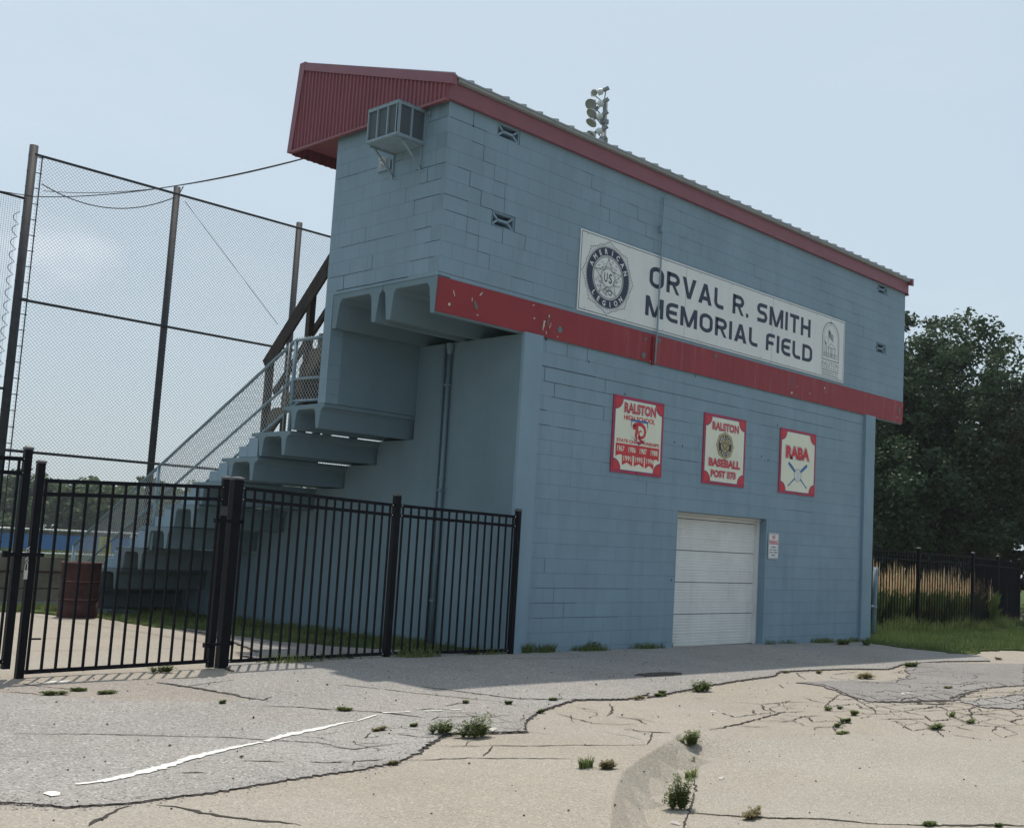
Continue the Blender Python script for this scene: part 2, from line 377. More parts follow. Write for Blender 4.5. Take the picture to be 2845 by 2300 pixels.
def clip_line(p, d, poly):
    """part of the line p+t*d inside a convex polygon"""
    t0, t1 = -1e9, 1e9; n = len(poly); area = sum(poly[i][0]*poly[(i+1) % n][1]-poly[(i+1) % n][0]*poly[i][1] for i in range(n))
    sg = 1 if area > 0 else -1
    for i in range(n):
        ax, ay = poly[i]; bx, by = poly[(i+1) % n]; nx, ny = -(by-ay)*sg, (bx-ax)*sg
        den = nx*d[0]+ny*d[1]; num = nx*(ax-p[0])+ny*(ay-p[1])
        if abs(den) < 1e-12:
            if num > 0: return None
            continue
        t = num/den
        if den > 0: t0 = max(t0, t)
        else: t1 = min(t1, t)
    return (t0, t1) if t1 > t0+1e-4 else None
def wires(poly, to3, pitch, w, dirs=((1, 1), (1, -1)), off=.003):
    """woven wire: thin square rods clipped to a polygon, as numpy quads"""
    V = []; Fc = []
    cx = sum(p[0] for p in poly)/len(poly); cy = sum(p[1] for p in poly)/len(poly)
    rad = max(math.hypot(p[0]-cx, p[1]-cy) for p in poly)
    for k, d in enumerate(dirs):
        L = math.hypot(*d); d = (d[0]/L, d[1]/L); nn = (-d[1], d[0])
        for i in range(int(-rad/pitch)-1, int(rad/pitch)+2):
            p = (cx+nn[0]*i*pitch, cy+nn[1]*i*pitch); t = clip_line(p, d, poly)
            if not t: continue
            o = off if k else -off
            b = len(V)
            for tt in t:
                q = (p[0]+d[0]*tt, p[1]+d[1]*tt)
                for (sx, so) in ((-w/2, -w/2), (w/2, -w/2), (w/2, w/2), (-w/2, w/2)):
                    V.append(to3(q[0]+nn[0]*sx, q[1]+nn[1]*sx, o+so))
            Fc += [(b, b+1, b+5, b+4), (b+1, b+2, b+6, b+5), (b+2, b+3, b+7, b+6), (b+3, b, b+4, b+7)]
    return V, Fc

# ---------------------------------------------------------------- lettering
def font_mesh(s, bold=0.):
    c = bpy.data.curves.new('t', 'FONT'); c.body = s; c.size = 1; c.offset = bold; c.resolution_u = 3
    o = bpy.data.objects.new('t', c); COL.objects.link(o); bpy.context.view_layer.update()
    me = bpy.data.meshes.new_from_object(o.evaluated_get(bpy.context.evaluated_depsgraph_get()))
    vs = [tuple(v.co)[:2] for v in me.vertices]; fs = [tuple(p.vertices) for p in me.polygons]
    bpy.data.objects.remove(o); bpy.data.curves.remove(c); bpy.data.meshes.remove(me)
    return vs, fs
def letters(m, s, x0, x1, z0, z1, y, bold=0., grow=0.):
    """text fitted to a box on the plane y, facing -y"""
    vs, fs = font_mesh(s, bold+grow); b0, _ = font_mesh(s, bold)
    ax, bx = min(v[0] for v in b0), max(v[0] for v in b0); az, bz = min(v[1] for v in b0), max(v[1] for v in b0)
    sx, sz = (x1-x0)/(bx-ax), (z1-z0)/(bz-az)
    m.add([(x0+(v[0]-ax)*sx, y, z0+(v[1]-az)*sz) for v in vs], fs)
def arc_letters(m, s, cx, cz, r, h, a0, a1, y, bold=.0, flip=False, wfac=.8):
    n = len(s)
    for i, ch in enumerate(s):
        a = a0+(a1-a0)*i/(n-1); vs, fs = font_mesh(ch, bold)
        ax, bx = min(v[0] for v in vs), max(v[0] for v in vs); sc = h/.73
        mid = (ax+bx)/2
        pts = []
        for v in vs:
            lx, lz = (v[0]-mid)*sc*wfac, (v[1]-.365)*sc
            if not flip: t = math.pi/2-a; px = cx+math.cos(t)*(r+lz)+math.sin(t)*lx; pz = cz+math.sin(t)*(r+lz)-math.cos(t)*lx
            else: t = -math.pi/2+a; px = cx+math.cos(t)*(r-lz)-math.sin(t)*lx; pz = cz+math.sin(t)*(r-lz)+math.cos(t)*lx
            pts.append((px, y, pz))
        m.add(pts, fs)
def ribbon(m, pts, w, y, closed=False):
    """a painted line of constant width on the plane y (pts are x,z)"""
    if not isinstance(w, (list, tuple)): pts = [p for i, p in enumerate(pts) if i == 0 or abs(p[0]-pts[i-1][0])+abs(p[1]-pts[i-1][1]) > 1e-5]
    P = [Vector((p[0], p[1])) for p in pts]; n = len(P); vs = []
    ws = w if isinstance(w, (list, tuple)) else [w]*n
    for i in range(n):
        a = P[i-1] if (closed or i > 0) else P[i]; b = P[(i+1) % n] if (closed or i < n-1) else P[i]
        d1 = (P[i]-a); d2 = (b-P[i]); d1 = d1.normalized() if d1.length > 1e-9 else d2.normalized(); d2 = d2.normalized() if d2.length > 1e-9 else d1
        t = (d1+d2); t = t.normalized() if t.length > 1e-6 else d1; nn = Vector((-t.y, t.x)); k = max(.35, abs(nn.dot(Vector((-d1.y, d1.x)))))
        q = nn*(ws[i]/2/k); vs += [(P[i].x+q.x, y, P[i].y+q.y), (P[i].x-q.x, y, P[i].y-q.y)]
    m.add(vs, [(2*i, 2*i+1, (2*i+3) % (2*n), (2*i+2) % (2*n)) for i in range(n if closed else n-1)])
def ell(cx, cz, rx, rz, a0=0., a1=360., n=40):
    return [(cx+rx*math.cos(R(a0+(a1-a0)*i/n)), cz+rz*math.sin(R(a0+(a1-a0)*i/n))) for i in range(n+1)]
def fill(m, pts, y): m.add([(p[0], y, p[1]) for p in pts], [tuple(range(len(pts)))])
def ring(m, cx, cz, r0, r1, y, n=64, sx=1.):
    vs = []
    for i in range(n):
        a = 2*math.pi*i/n; vs += [(cx+r0*sx*math.cos(a), y, cz+r0*math.sin(a)), (cx+r1*sx*math.cos(a), y, cz+r1*math.sin(a))]
    m.add(vs, [(2*i, 2*i+1, (2*i+3) % (2*n), (2*i+2) % (2*n)) for i in range(n)])
# ================================================================ GROUND
CURB = [(-2.9,-5.34),(-3.35,-5.56),(-3.86,-5.81),(-4.31,-6.06),(-4.75,-6.4),(-5.19,-6.78),(-5.6,-7.15),(-6.3,-7.8),(-7.6,-9.0),(-10,-11.2),(-14,-15)]
def curb_dist(x, y):
    b = 1e9; s = 1
    for (ax, ay), (bx, by) in zip(CURB, CURB[1:]):
        dx, dy = bx-ax, by-ay; t = max(0, min(1, ((x-ax)*dx+(y-ay)*dy)/(dx*dx+dy*dy)))
        d = math.hypot(x-ax-t*dx, y-ay-t*dy)
        if d < b: b = d; s = 1 if (dx*(y-ay)-dy*(x-ax)) > 0 else -1
    return b*s
def sm(t): t = max(0, min(1, t)); return t*t*(3-2*t)
def zg(x, y):
    z = -.265-.0115*max(-20, min(30, x))+.03*max(-30, min(0, y))
    if y < -4.9:
        d = curb_dist(x, y)
        t = max(0., min(1., d/.17))
        z -= .18*sm((-5.15-y)/(.5+min(3.2, max(0, d-.2)*1.3)))*t
    return z+.004*math.sin(x*1.9+.7*y)*math.sin(y*2.3-.4*x)
def inside(x, y, P):
    c = False; n = len(P)
    for i in range(n):
        x1, y1 = P[i]; x2, y2 = P[(i+1) % n]
        if (y1 > y) != (y2 > y) and x < (x2-x1)*(y-y1)/(y2-y1)+x1: c = not c
    return c
def rough(pts, step, amp, seed, closed=True):
    r = random.Random(seed); o = []; n = len(pts)
    for i in range(n if closed else n-1):
        a = Vector(pts[i][:2]); b = Vector(pts[(i+1) % n][:2]); L = (b-a).length; k = max(1, int(L/step)); nn = Vector((-(b-a).y, (b-a).x)).normalized() if L > 0 else Vector((0, 0))
        for j in range(k):
            off = r.gauss(0, amp) if (j or amp < .005) else 0
            o.append(tuple(a+(b-a)*j/k+nn*off))
    if not closed: o.append(tuple(pts[-1][:2]))
    return o
def sheet(name, pts, dz, grid, mat, skirt=.03, skirt_mat=None, seed=1, step=.05, amp=.012, parent=None):
    """a sheet of paving with a ragged edge and a broken side"""
    B = rough(pts, step, amp, seed) if step else [tuple(p) for p in pts]
    xs = [p[0] for p in B]; ys = [p[1] for p in B]; V = [Vector(p) for p in B]; n = len(B)
    gx = min(xs)
    while gx < max(xs):
        gy = min(ys)
        while gy < max(ys):
            q = (gx+grid*.3*math.sin(gy*7), gy)
            if inside(q[0], q[1], B): V.append(Vector(q))
            gy += grid
        gx += grid
    vo, _, fo, ov, _, _ = delaunay_2d_cdt(V, [(i, (i+1) % n) for i in range(n)], [], 0, 1e-5)
    fo = [f for f in fo if inside(sum(vo[i][0] for i in f)/len(f), sum(vo[i][1] for i in f)/len(f), B)]
    m = MB(); m.add([(v[0], v[1], zg(v[0], v[1])+dz) for v in vo], fo); o = m.build(name, mat, parent)
    if skirt:
        s = MB(); ar = sum(B[i][0]*B[(i+1) % n][1]-B[(i+1) % n][0]*B[i][1] for i in range(n)); sg = 1 if ar > 0 else -1; q_ = random.Random(seed+50); oo = []
        for i in range(n):
            d_ = Vector(B[(i+1) % n])-Vector(B[i-1]); d_ = d_.normalized() if d_.length > 0 else Vector((1, 0)); k_ = q_.uniform(.002, .03); oo.append((d_.y*sg*k_, -d_.x*sg*k_))
        for i in range(n):
            a, b = B[i], B[(i+1) % n]
            s.add([(*a, zg(*a)+dz), (*b, zg(*b)+dz), (b[0]+oo[(i+1) % n][0], b[1]+oo[(i+1) % n][1], zg(*b)+dz-skirt*.75), (a[0]+oo[i][0], a[1]+oo[i][1], zg(*a)+dz-skirt*.75)], [(0, 1, 2, 3)])
        s.build(name+'_edge', skirt_mat or mat, o)
    return o
D = {"asphalt":[[-7.83,-4.91],[-7.74,-4.99],[-7.61,-5.18],[-7.3,-5.25],[-6.71,-5.24],[-6.24,-5.16],[-5.81,-5.15],[-5.68,-5.11],[-5.47,-5.08],[-5.2,-4.9],[-4.56,-4.4],[-4.42,-4.35],[-3.85,-4.55],[-3.5,-4.19],[-3.0,-3.83],[-2.13,-3.43],[-1.58,-3.6],[-0.97,-3.4],[-1.22,-3.58],[-0.34,-3.38],[0.55,-3.18],[1.41,-2.99],[1.97,-2.92],[2.53,-2.64],[4.02,-2.8],[4.79,-3.02],[5.89,-2.68],[7.28,-2.71],[8.43,-2.96]],"patch":[[1.75,-3.44],[1.81,-3.79],[1.44,-4.27],[1.26,-4.57],[1.13,-4.83],[1.54,-5.03],[1.87,-5.1],[2.34,-5.29],[3.16,-5.01],[4.02,-4.84],[5.24,-4.93],[8.72,-3.46],[7.8,-3.09],[6.5,-2.67],[5.13,-3.12],[4.29,-3.66],[3.21,-3.86],[2.46,-3.51]],"patch2":[[2.39,-5.34],[3.44,-5.33],[4.14,-5.39],[2.78,-5.96],[2.47,-5.83],[2.24,-5.69]],"cracks":[[[-6.33,-0.71],[-6.2,-0.83],[-6.12,-1.05],[-6.0,-1.24],[-5.9,-1.4]],[[-6.51,-1.23],[-6.41,-1.32],[-6.29,-1.5]],[[-5.18,-1.12],[-5.04,-1.48],[-4.95,-1.92],[-4.92,-2.24],[-4.89,-2.51]],[[-5.07,-2.7],[-4.86,-2.84],[-4.73,-3.01],[-4.48,-3.24],[-4.37,-3.34],[-4.18,-3.73]],[[-7.1,-3.1],[-6.64,-3.34],[-6.29,-3.59],[-5.99,-3.82],[-5.88,-3.96],[-5.72,-4.13],[-5.56,-4.29],[-5.48,-4.58]],[[-6.31,-4.59],[-6.09,-4.74]],[[-5.97,-4.82],[-5.8,-4.95]],[[-6.79,-4.71],[-6.65,-4.8]],[[-7.67,-5.58],[-7.54,-5.46],[-7.42,-5.33],[-7.32,-5.28]],[[-7.22,-5.34],[-7.15,-5.48],[-7.06,-5.78],[-6.94,-5.98],[-6.85,-6.14]],[[-5.07,-1.44],[-4.78,-1.32],[-4.49,-1.24]],[[-4.92,-2.45],[-4.72,-2.27]],[[-6.83,-2.13],[-6.8,-2.16]],[[-7.37,-3.83],[-7.3,-3.88]],[[-3.07,-2.11],[-2.96,-2.39],[-2.87,-2.67],[-2.78,-2.94],[-2.7,-3.18],[-2.42,-3.37],[-2.13,-3.43]],[[-3.83,-1.71],[-3.55,-2.12],[-3.41,-2.46],[-3.17,-2.9],[-2.98,-3.31]],[[-3.64,-3.29],[-3.42,-3.21],[-3.28,-3.23]],[[-4.22,-3.84],[-4.06,-3.73],[-3.62,-3.89]],[[-4.99,-4.1],[-5.17,-4.28]],[[-5.59,-4.4],[-5.53,-4.52],[-5.48,-4.61],[-5.29,-4.57],[-5.16,-4.59]],[[-5.8,-5.04],[-5.71,-4.94],[-5.58,-4.98],[-5.48,-4.97]],[[-4.87,-4.68],[-4.64,-4.78],[-4.47,-4.88],[-4.2,-5.06],[-3.96,-5.16],[-3.78,-5.26],[-3.57,-5.38],[-3.36,-5.45]],[[-5.36,-5.01],[-5.2,-5.09],[-4.93,-5.16],[-4.8,-5.26],[-4.54,-5.41],[-4.29,-5.58]],[[-4.47,-4.89],[-4.61,-5.02],[-4.8,-5.17]],[[-2.91,-3.95],[-2.95,-4.25],[-2.98,-4.48],[-2.8,-4.63],[-2.61,-4.7]],[[-2.97,-4.85],[-2.85,-5.04],[-2.69,-5.15]],[[-2.86,-5.08],[-3.35,-5.45]],[[-1.93,-3.69],[-2.25,-4.05],[-2.57,-4.27]],[[-2.47,-3.76],[-2.39,-3.99]],[[-2.5,-4.31],[-2.43,-4.49],[-2.54,-4.73]],[[-4.03,-3.37],[-3.84,-3.36],[-3.68,-3.53]],[[-5.9,-4.88],[-5.74,-4.96]],[[-0.5,-0.41],[-0.2,-0.61],[0.54,-0.71]],[[-4.84,-4.21],[-4.78,-4.4],[-4.63,-4.47]],[[-4.76,-3.93],[-4.71,-4.04]],[[-4.24,-6.6],[-4.04,-6.84],[-3.88,-7.01],[-3.58,-7.23],[-3.45,-7.43],[-3.38,-7.54]],[[-3.23,-7.68],[-3.11,-7.8],[-2.94,-7.95],[-2.57,-8.22]],[[-3.32,-5.9],[-3.63,-6.17],[-4.19,-6.57],[-4.74,-6.94]],[[-2.88,-5.04],[-2.73,-5.16]],[[-2.23,-5.19],[-2.1,-5.17],[-1.82,-5.13],[-1.38,-5.05],[-0.89,-4.95],[-0.7,-4.89],[-0.34,-4.96]],[[-0.56,-4.18],[-0.46,-4.28],[-0.39,-4.44],[-0.09,-4.43],[0.2,-4.49],[0.43,-4.58]],[[-1.81,-5.16],[-1.68,-5.26],[-1.52,-5.35]],[[-0.68,-3.77],[-0.64,-3.88]],[[1.34,-3.46],[1.09,-3.69]],[[1.75,-3.44],[1.88,-3.57],[1.9,-3.74],[1.73,-4.0],[1.51,-4.23],[1.26,-4.57],[0.93,-4.86]],[[0.93,-4.86],[1.25,-4.92],[1.54,-5.03],[1.88,-4.89],[1.98,-5.0],[1.84,-5.12],[2.4,-5.26]],[[-1.12,-5.55],[-0.86,-5.61]],[[-0.26,-5.24],[-0.38,-5.4],[-0.56,-5.53],[-0.86,-5.61],[-1.11,-5.81]],[[-1.22,-5.81],[-0.96,-5.87]],[[0.11,-5.3],[0.33,-5.39],[0.55,-5.47]],[[0.09,-5.69],[0.19,-5.83]],[[1.25,-5.72],[1.1,-5.88],[0.95,-6.13],[0.93,-6.22],[1.34,-6.48]],[[0.25,-5.97],[0.24,-6.11],[-0.1,-6.38]],[[1.34,-5.84],[2.01,-5.99]],[[2.24,-5.69],[2.43,-5.8],[2.66,-6.01]],[[1.59,-6.31],[1.85,-6.26],[2.09,-6.25]],[[0.14,-6.35],[0.2,-6.49],[0.27,-6.62]],[[4.29,-4.41],[4.83,-4.41],[5.05,-4.68]],[[3.43,-4.71],[3.58,-4.93],[3.85,-4.95]],[[3.07,-4.49],[3.4,-4.45],[3.63,-4.53]],[[5.72,-3.72],[5.78,-3.94],[6.24,-3.98]],[[-0.39,-4.44],[-0.69,-4.68],[-0.7,-4.89]],[[-0.82,-4.98],[-0.74,-5.14],[-0.4,-5.2]],[[0.14,-4.86],[1.17,-4.39],[1.46,-4.28]],[[-1.24,-5.23],[-0.98,-5.27]],[[0.93,-4.86],[0.64,-5.18],[0.35,-5.39]],[[1.06,-5.29],[1.39,-5.44],[1.94,-5.49]],[[0.03,-5.56],[0.34,-5.69],[0.69,-5.81]],[[1.84,-5.73],[1.3,-6.01],[0.95,-6.13]],[[4.75,-3.42],[5.35,-3.5],[5.72,-3.72]],[[2.22,-3.26],[2.72,-2.79],[3.25,-2.76]],[[3.12,-3.1],[3.56,-3.05],[3.89,-3.05]]],"white":[[-7.38,-4.72,0.01],[-7.36,-4.72,0.05],[-7.24,-4.72,0.06],[-7.13,-4.68,0.08],[-6.94,-4.6,0.1],[-6.81,-4.54,0.12],[-6.63,-4.44,0.09],[-6.61,-4.41,0.08],[-6.51,-4.36,0.1],[-6.36,-4.29,0.1],[-6.13,-4.19,0.06],[-5.85,-4.09,0.06],[-5.6,-3.94,0.1],[-5.25,-3.81,0.08],[-4.9,-3.65,0.05],[-5.19,-3.79,0.04],[-4.95,-3.67,0.05],[-4.78,-3.63,0.04],[-4.37,-3.39,0.06],[-3.99,-3.46,0.06],[-3.75,-3.5,0.06],[-3.57,-3.55,0.03]],"weeds":[[-6.21,-1.53,0.2,0.041,0],[-5.96,-1.38,0.15,0.025,0],[-5.82,-1.58,0.22,0.018,0],[-4.79,-0.42,0.24,0.049,0],[-5.27,-2.45,0.08,0.014,0],[-4.56,-3.17,0.17,0.035,0],[-4.88,-4.05,0.12,0.032,2],[-4.53,-4.01,0.07,0.02,0],[-4.54,-4.35,0.26,0.078,1],[-4.31,-4.52,0.36,0.15,1],[-3.33,-3.22,0.09,0.023,0],[-3.03,-3.45,0.09,0.039,0],[-3.01,-3.88,0.09,0.038,0],[-2.43,-3.43,0.1,0.019,0],[-1.39,-3.61,0.14,0.043,2],[-0.92,-3.5,0.16,0.036,1],[-5.52,-5.1,0.07,0.022,2],[-4.44,-5.83,0.13,0.117,3],[-4.3,-5.93,0.21,0.082,2],[0.35,-0.04,0.18,0.247,3],[0.71,-0.02,0.37,0.206,3],[1.67,0.05,0.34,0.156,1],[2.23,0.25,0.15,0.05,1],[-2.33,0.02,0.18,0.058,1],[-1.47,0.13,0.23,0.123,1],[-0.58,-0.01,0.26,0.086,1],[-0.15,-3.48,0.39,0.098,1],[-0.98,-3.55,0.15,0.037,1],[2.59,-2.71,0.14,0.028,0],[3.05,-2.93,0.14,0.048,2],[3.28,-3.52,0.35,0.059,2],[5.6,-2.96,0.32,0.075,1],[-0.02,-5.01,0.15,0.036,1],[0.0,-5.33,0.16,0.054,1],[-0.53,-5.55,0.14,0.051,1],[-0.83,-5.63,0.1,0.042,1],[-1.1,-5.84,0.19,0.024,1],[1.16,-5.85,0.13,0.047,1],[1.0,-6.13,0.15,0.033,1],[0.2,-6.14,0.23,0.044,1],[-2.74,-5.37,0.28,0.103,1],[-2.97,-5.58,0.16,0.085,1],[-3.3,-5.86,0.14,0.095,3],[-4.14,-6.49,0.33,0.197,1],[-3.98,-6.94,0.22,0.088,2],[-3.13,-7.79,0.12,0.018,1],[-3.09,-8.1,0.07,0.041,2],[-2.75,-8.12,0.06,0.018,1],[0.25,-5.0,0.09,0.028,1],[3.5,-4.65,0.18,0.027,2],[9.02,-2.85,0.22,0.047,2],[3.42,0.13,0.33,0.164,3],[7.87,-0.38,0.48,0.09,1],[8.34,-0.58,0.29,0.097,1]],"whiteblob":[[-7.6,-4.85],[-7.56,-4.82],[-7.53,-4.83],[-7.52,-4.88],[-7.55,-4.94],[-7.59,-4.94]],"weedlabels":["yellow-green grass tuft nearest the left edge, before the gate","thin grass line right of the leftmost tuft","bright grass wisp ending the leftmost crack line","grass wisps under the middle of the right gate leaf","tiny mossy tuft in the worn tan strip","pale weeds where the white line crosses a long crack","reddish weed on the asphalt below the white line","tiny weed between the reddish weed and the big clump","low left half of the big weed clump at the asphalt edge","big bushy green clump at the asphalt edge","small weed just beyond the end of the white line","dry weed right of the white line end","low weed on the asphalt tongue, right side","flat weed where asphalt meets concrete above the tongue","dry weed at the asphalt edge below the facade shadow","green weed at the asphalt edge, mid facade","withered weed at the ragged asphalt edge, lower middle","tall sparse grass sprig on the tan slab left of the curb","brown dry weed beside the tall sprig","tall grass against the wall just right of the end fence post","tall grass against the wall, second from the fence post","green weed at the wall base halfway to the garage door","low weed at the wall base nearest the garage door","weed under the fence right of the gate post","weed at the foot of the middle fence post","weed under the last fence panel","wide green tuft at the asphalt edge before the garage door","small tuft left of the wide tuft at the asphalt edge","flat weed at the asphalt edge, right of the door","dry weed at the asphalt edge, farther right","dry weed line on the tan concrete near the patch","tuft at the far right asphalt corner","weed at the top of the zigzag crack","weed right of the zigzag crack","green weed midway down the zigzag crack","small weed lower on the zigzag crack","flat weed ending the zigzag crack","weed at a crack junction on the far right","second weed on the far right cracks","dark green weed below the far right cracks","dense green clump at the top of the curb","yellow-green clump in the gutter below the dense one","grassy clump lowest of the three gutter weeds","largest spiky green weed in the gutter","upright dry weed on the bottom slab joint","sparse flat weed on the bottom right joint","small dry weed at the bottom right edge","little weed on the joint farthest right","tiny weed above the zigzag crack","dry weed on the grey patch","dry weed near the far right lawn corner","tall grass at the left foot of the garage door","low grass at the wall base left of the right pilaster","weed at the foot of the right pilaster"]}
# lawn to the horizon
m = MB(); gx = [-220, -160, -120, -60, -30, -20, -14]+[x*2. for x in range(-6, 16)]+[34, 40, 60, 120, 180, 230]
gy = [-200, -150, -100, -40, -30, -24, -20, -17]+[-14+y*1.5 for y in range(0, 20)]+[20, 40, 80, 150, 190, 230]
m.add([(x, y, zg(x, y)-((.30 if y < -3.3 and x < 36 else .06) if (x > -13 and y < 9) else .03)) for x in gx for y in gy],
      [(i*len(gy)+j, (i+1)*len(gy)+j, (i+1)*len(gy)+j+1, i*len(gy)+j+1) for i in range(len(gx)-1) for j in range(len(gy)-1)])
g0 = m.build('ground', 'soil'); tag(g0, kind='structure')
# concrete paving
near = [(-14,-16),(-2,-16),(10,-16),(34,-16),(34,-1.9),(22,-2.0),(12.2,-1.8),(9.9,-1.5),(9.6,-.6),(9.3,.3),(4,.3),(.1,.3),(.1,1.4),(-1.3,1.6),(-1.45,4.2),(-1.5,8.9),(-14,8.9)]
o = sheet('paving', near, 0., .24, 'concrete', 0, step=0); tag(o, kind='structure')
# fine grid where the curb bends the concrete
m = MB(); nx, ny = 300, 235
xs = [-9.6+7.3*i/nx for i in range(nx+1)]; ys = [-10.6+5.75*j/ny for j in range(ny+1)]
def cz(x, y):
    e = min(1, (x+9.6)/.3, (-2.3-x)/.3, (y+10.6)/.3, (-4.85-y)/.3); return zg(x, y)+.003*max(0, e)+(.0012 if e > 0 else -.002)+max(0, .02*(1-abs(curb_dist(x, y))/.16))*-.1
m.add([(x, y, cz(x, y)+.004) for x in xs for y in ys], [(i*(ny+1)+j, (i+1)*(ny+1)+j, (i+1)*(ny+1)+j+1, i*(ny+1)+j+1) for i in range(nx) for j in range(ny)])
o = m.build('curb_and_gutter', 'concrete'); tag(o, kind='structure')
# asphalt driveway
A = [tuple(p) for p in D['asphalt']]
A = A+[(9.35,-2.3),(8.9,-1.6),(8.75,-.9),(9.3,-.1),(9.1,.05),(5.9,.02),(5.85,.2),(3.5,.2),(3.45,.02),(.33,.0),(.2,-.06),(-.1,.12),(-2.0,.25),(-3.4,.2),(-4.0,-.15),(-4.15,-.62),(-4.45,-.95),(-4.8,-1.05),(-5.18,-1.12),(-5.04,-1.48),(-4.95,-1.92),(-4.90,-2.35),(-5.2,-2.4),(-5.65,-2.15),(-6.0,-1.85),(-6.3,-1.6),(-6.55,-1.35),(-7.1,-1.3),(-9.5,-1.5),(-12,-2.2),(-12,-5.2),(-9,-4.75)]
ASPH = A
o = sheet('asphalt_driveway', A, .02, .35, 'asphalt', .028, 'asphalt_edge', 3, .03, .010); tag(o, kind='structure')
WN = [(-12,-1.6),(-9.5,-1.05),(-6.4,-.80),(-5.2,-.86),(-4.7,-.98),(-4.8,-1.05),(-5.18,-1.12),(-5.04,-1.48),(-4.95,-1.92),(-4.9,-2.38),(-5.2,-2.44),(-5.65,-2.2),(-6.0,-1.9),(-6.3,-1.65),(-6.55,-1.4),(-7.1,-1.34),(-9.5,-1.54),(-12,-2.2)]
o = sheet('worn_asphalt', WN, .014, .3, 'worn', .015, 'worn', 6, .05, .02); tag(o, kind='structure')
IA = [(-3.35,.22),(-3.3,.75),(-2.9,1.05),(-2.7,1.6),(-2.35,2.7),(-2.05,3.9),(-1.95,4.7),(-1.72,5.6),(-1.5,6.3),(-1.45,5.6),(-1.5,4.9),(-1.55,4.3),(-1.75,3.1),(-1.7,2.3),(-1.45,1.6),(-1.2,1.1),(-.2,.9),(-.05,.2)]
o = sheet('asphalt_strip', IA, .022, .4, 'asphalt_dark', .02, 'asphalt_edge', 5, .06, .012); tag(o, kind='structure')
P1 = [tuple(p) for p in D['patch']]; P2 = [tuple(p) for p in D['patch2']]
o = sheet('asphalt_patch', P1, .012, .35, 'asphalt_dark', .02, 'asphalt_edge', 8, .05, .02); tag(o, kind='structure')
o = sheet('asphalt_patch', P2, .011, .3, 'asphalt', .02, 'asphalt_edge', 9, .05, .02); tag(o, kind='structure')
S1 = [(-2.59,-5.43),(-1.89,-5.61),(-1.01,-5.9),(-.15,-6.4),(.56,-6.9),(4,-9.4),(1.5,-11.4),(-2.57,-8.22),(-2.94,-7.95),(-3.38,-7.54),(-3.58,-7.23),(-3.88,-7.01),(-4.04,-6.84),(-4.2,-6.62),(-3.56,-6.12),(-3.11,-5.78)]
o = sheet('street_slab', S1, .0125, .16, 'slab', 0, None, 21, .2, .006); tag(o, kind='structure')
def top(x, y):
    z = zg(x, y)
    if inside(x, y, ASPH) or inside(x, y, IA): return z+.022
    if inside(x, y, WN): return z+.0155
    if inside(x, y, P1) or inside(x, y, P2): return z+.013
    if inside(x, y, S1): return z+.0135
    if x < -2.3 and y < -4.85 and x > -9.6: return z+.0095
    return z+.0045
TAR = [(.42+.42*math.cos(a/12*6.283)+.0, -2.32+.16*math.sin(a/12*6.283)) for a in range(12)]
o = sheet('tar_patch', TAR, .0235, .1, 'asphalt_edge', 0, None, 44, .04, .012); tag(o, kind='structure')
def strip(m, pts, wid, seed, jit=.012, step=.045, lift=.002):
    r = random.Random(seed); q = rough(pts, step, jit, seed, False); n = len(q); vs = []
    for i, p in enumerate(q):
        a = Vector(q[max(i-1, 0)]); b = Vector(q[min(i+1, n-1)]); t = (b-a).normalized() if (b-a).length > 0 else Vector((1, 0)); nn = Vector((-t.y, t.x))
        w = wid*(.5+r.random()*.9)*min(1, .25+4*min(i, n-1-i)/n)/2
        for sg in (1, -1): x, y = p[0]+nn.x*w*sg, p[1]+nn.y*w*sg; vs.append((x, y, top(x, y)+lift))
    m.add(vs, [(2*i, 2*i+1, 2*i+3, 2*i+2) for i in range(n-1)])
m = MB(); rr = random.Random(12)
for i, c in enumerate(D['cracks']):
    c = [tuple(p) for p in c]; wide = i in (2, 3, 8, 9, 14, 36, 39, 44, 45)
    strip(m, c, .026 if wide else .015, 100+i, .010 if wide else .007)
# alligator cracking on the right
gp_ = {}
for i in range(22):
    for j in range(11): gp_[i, j] = (-2.1+.34*i+rr.uniform(-.13, .13)+.1*j, -6.9+.25*j+rr.uniform(-.09, .09))
for (i, j), p in gp_.items():
    for q in ((i+1, j), (i, j+1)):
        if q in gp_ and rr.random() < (.74 if i > 6 else .5):
            x, y = p
            if not inside(x, y, [(-.34,-4.33),(1.61,-4.41),(5.24,-4.93),(6,-6),(2.5,-6.6),(.58,-6.75),(-.1,-6.3),(-.96,-5.8),(-1.62,-5.36),(-2.05,-5.1)]) or inside(x, y, S1): continue
            strip(m, [p, gp_[q]], rr.uniform(.006, .019), 900+i*20+j, .010)
for k in range(35):
    x = rr.uniform(.2, 6.5); y = rr.uniform(-6.2, -3.0); a = rr.uniform(0, 6.28); p = [(x, y)]
    if x < 2.2 and y > -4.2: continue
    for j in range(rr.randint(2, 5)):
        a += rr.uniform(-.9, .9); L = rr.uniform(.12, .4); p.append((p[-1][0]+math.cos(a)*L*1.4, p[-1][1]+math.sin(a)*L*.7))
    strip(m, p, .014, 300+k, .009)
for k in range(26):
    x = rr.uniform(-5.5, -2.2); y = rr.uniform(-4.9, -3.3); a = rr.uniform(0, 6.28); p = [(x, y)]
    for j in range(rr.randint(2, 4)):
        a += rr.uniform(-.8, .8); L = rr.uniform(.08, .22); p.append((p[-1][0]+math.cos(a)*L, p[-1][1]+math.sin(a)*L))
    strip(m, p, .007, 400+k, .008)
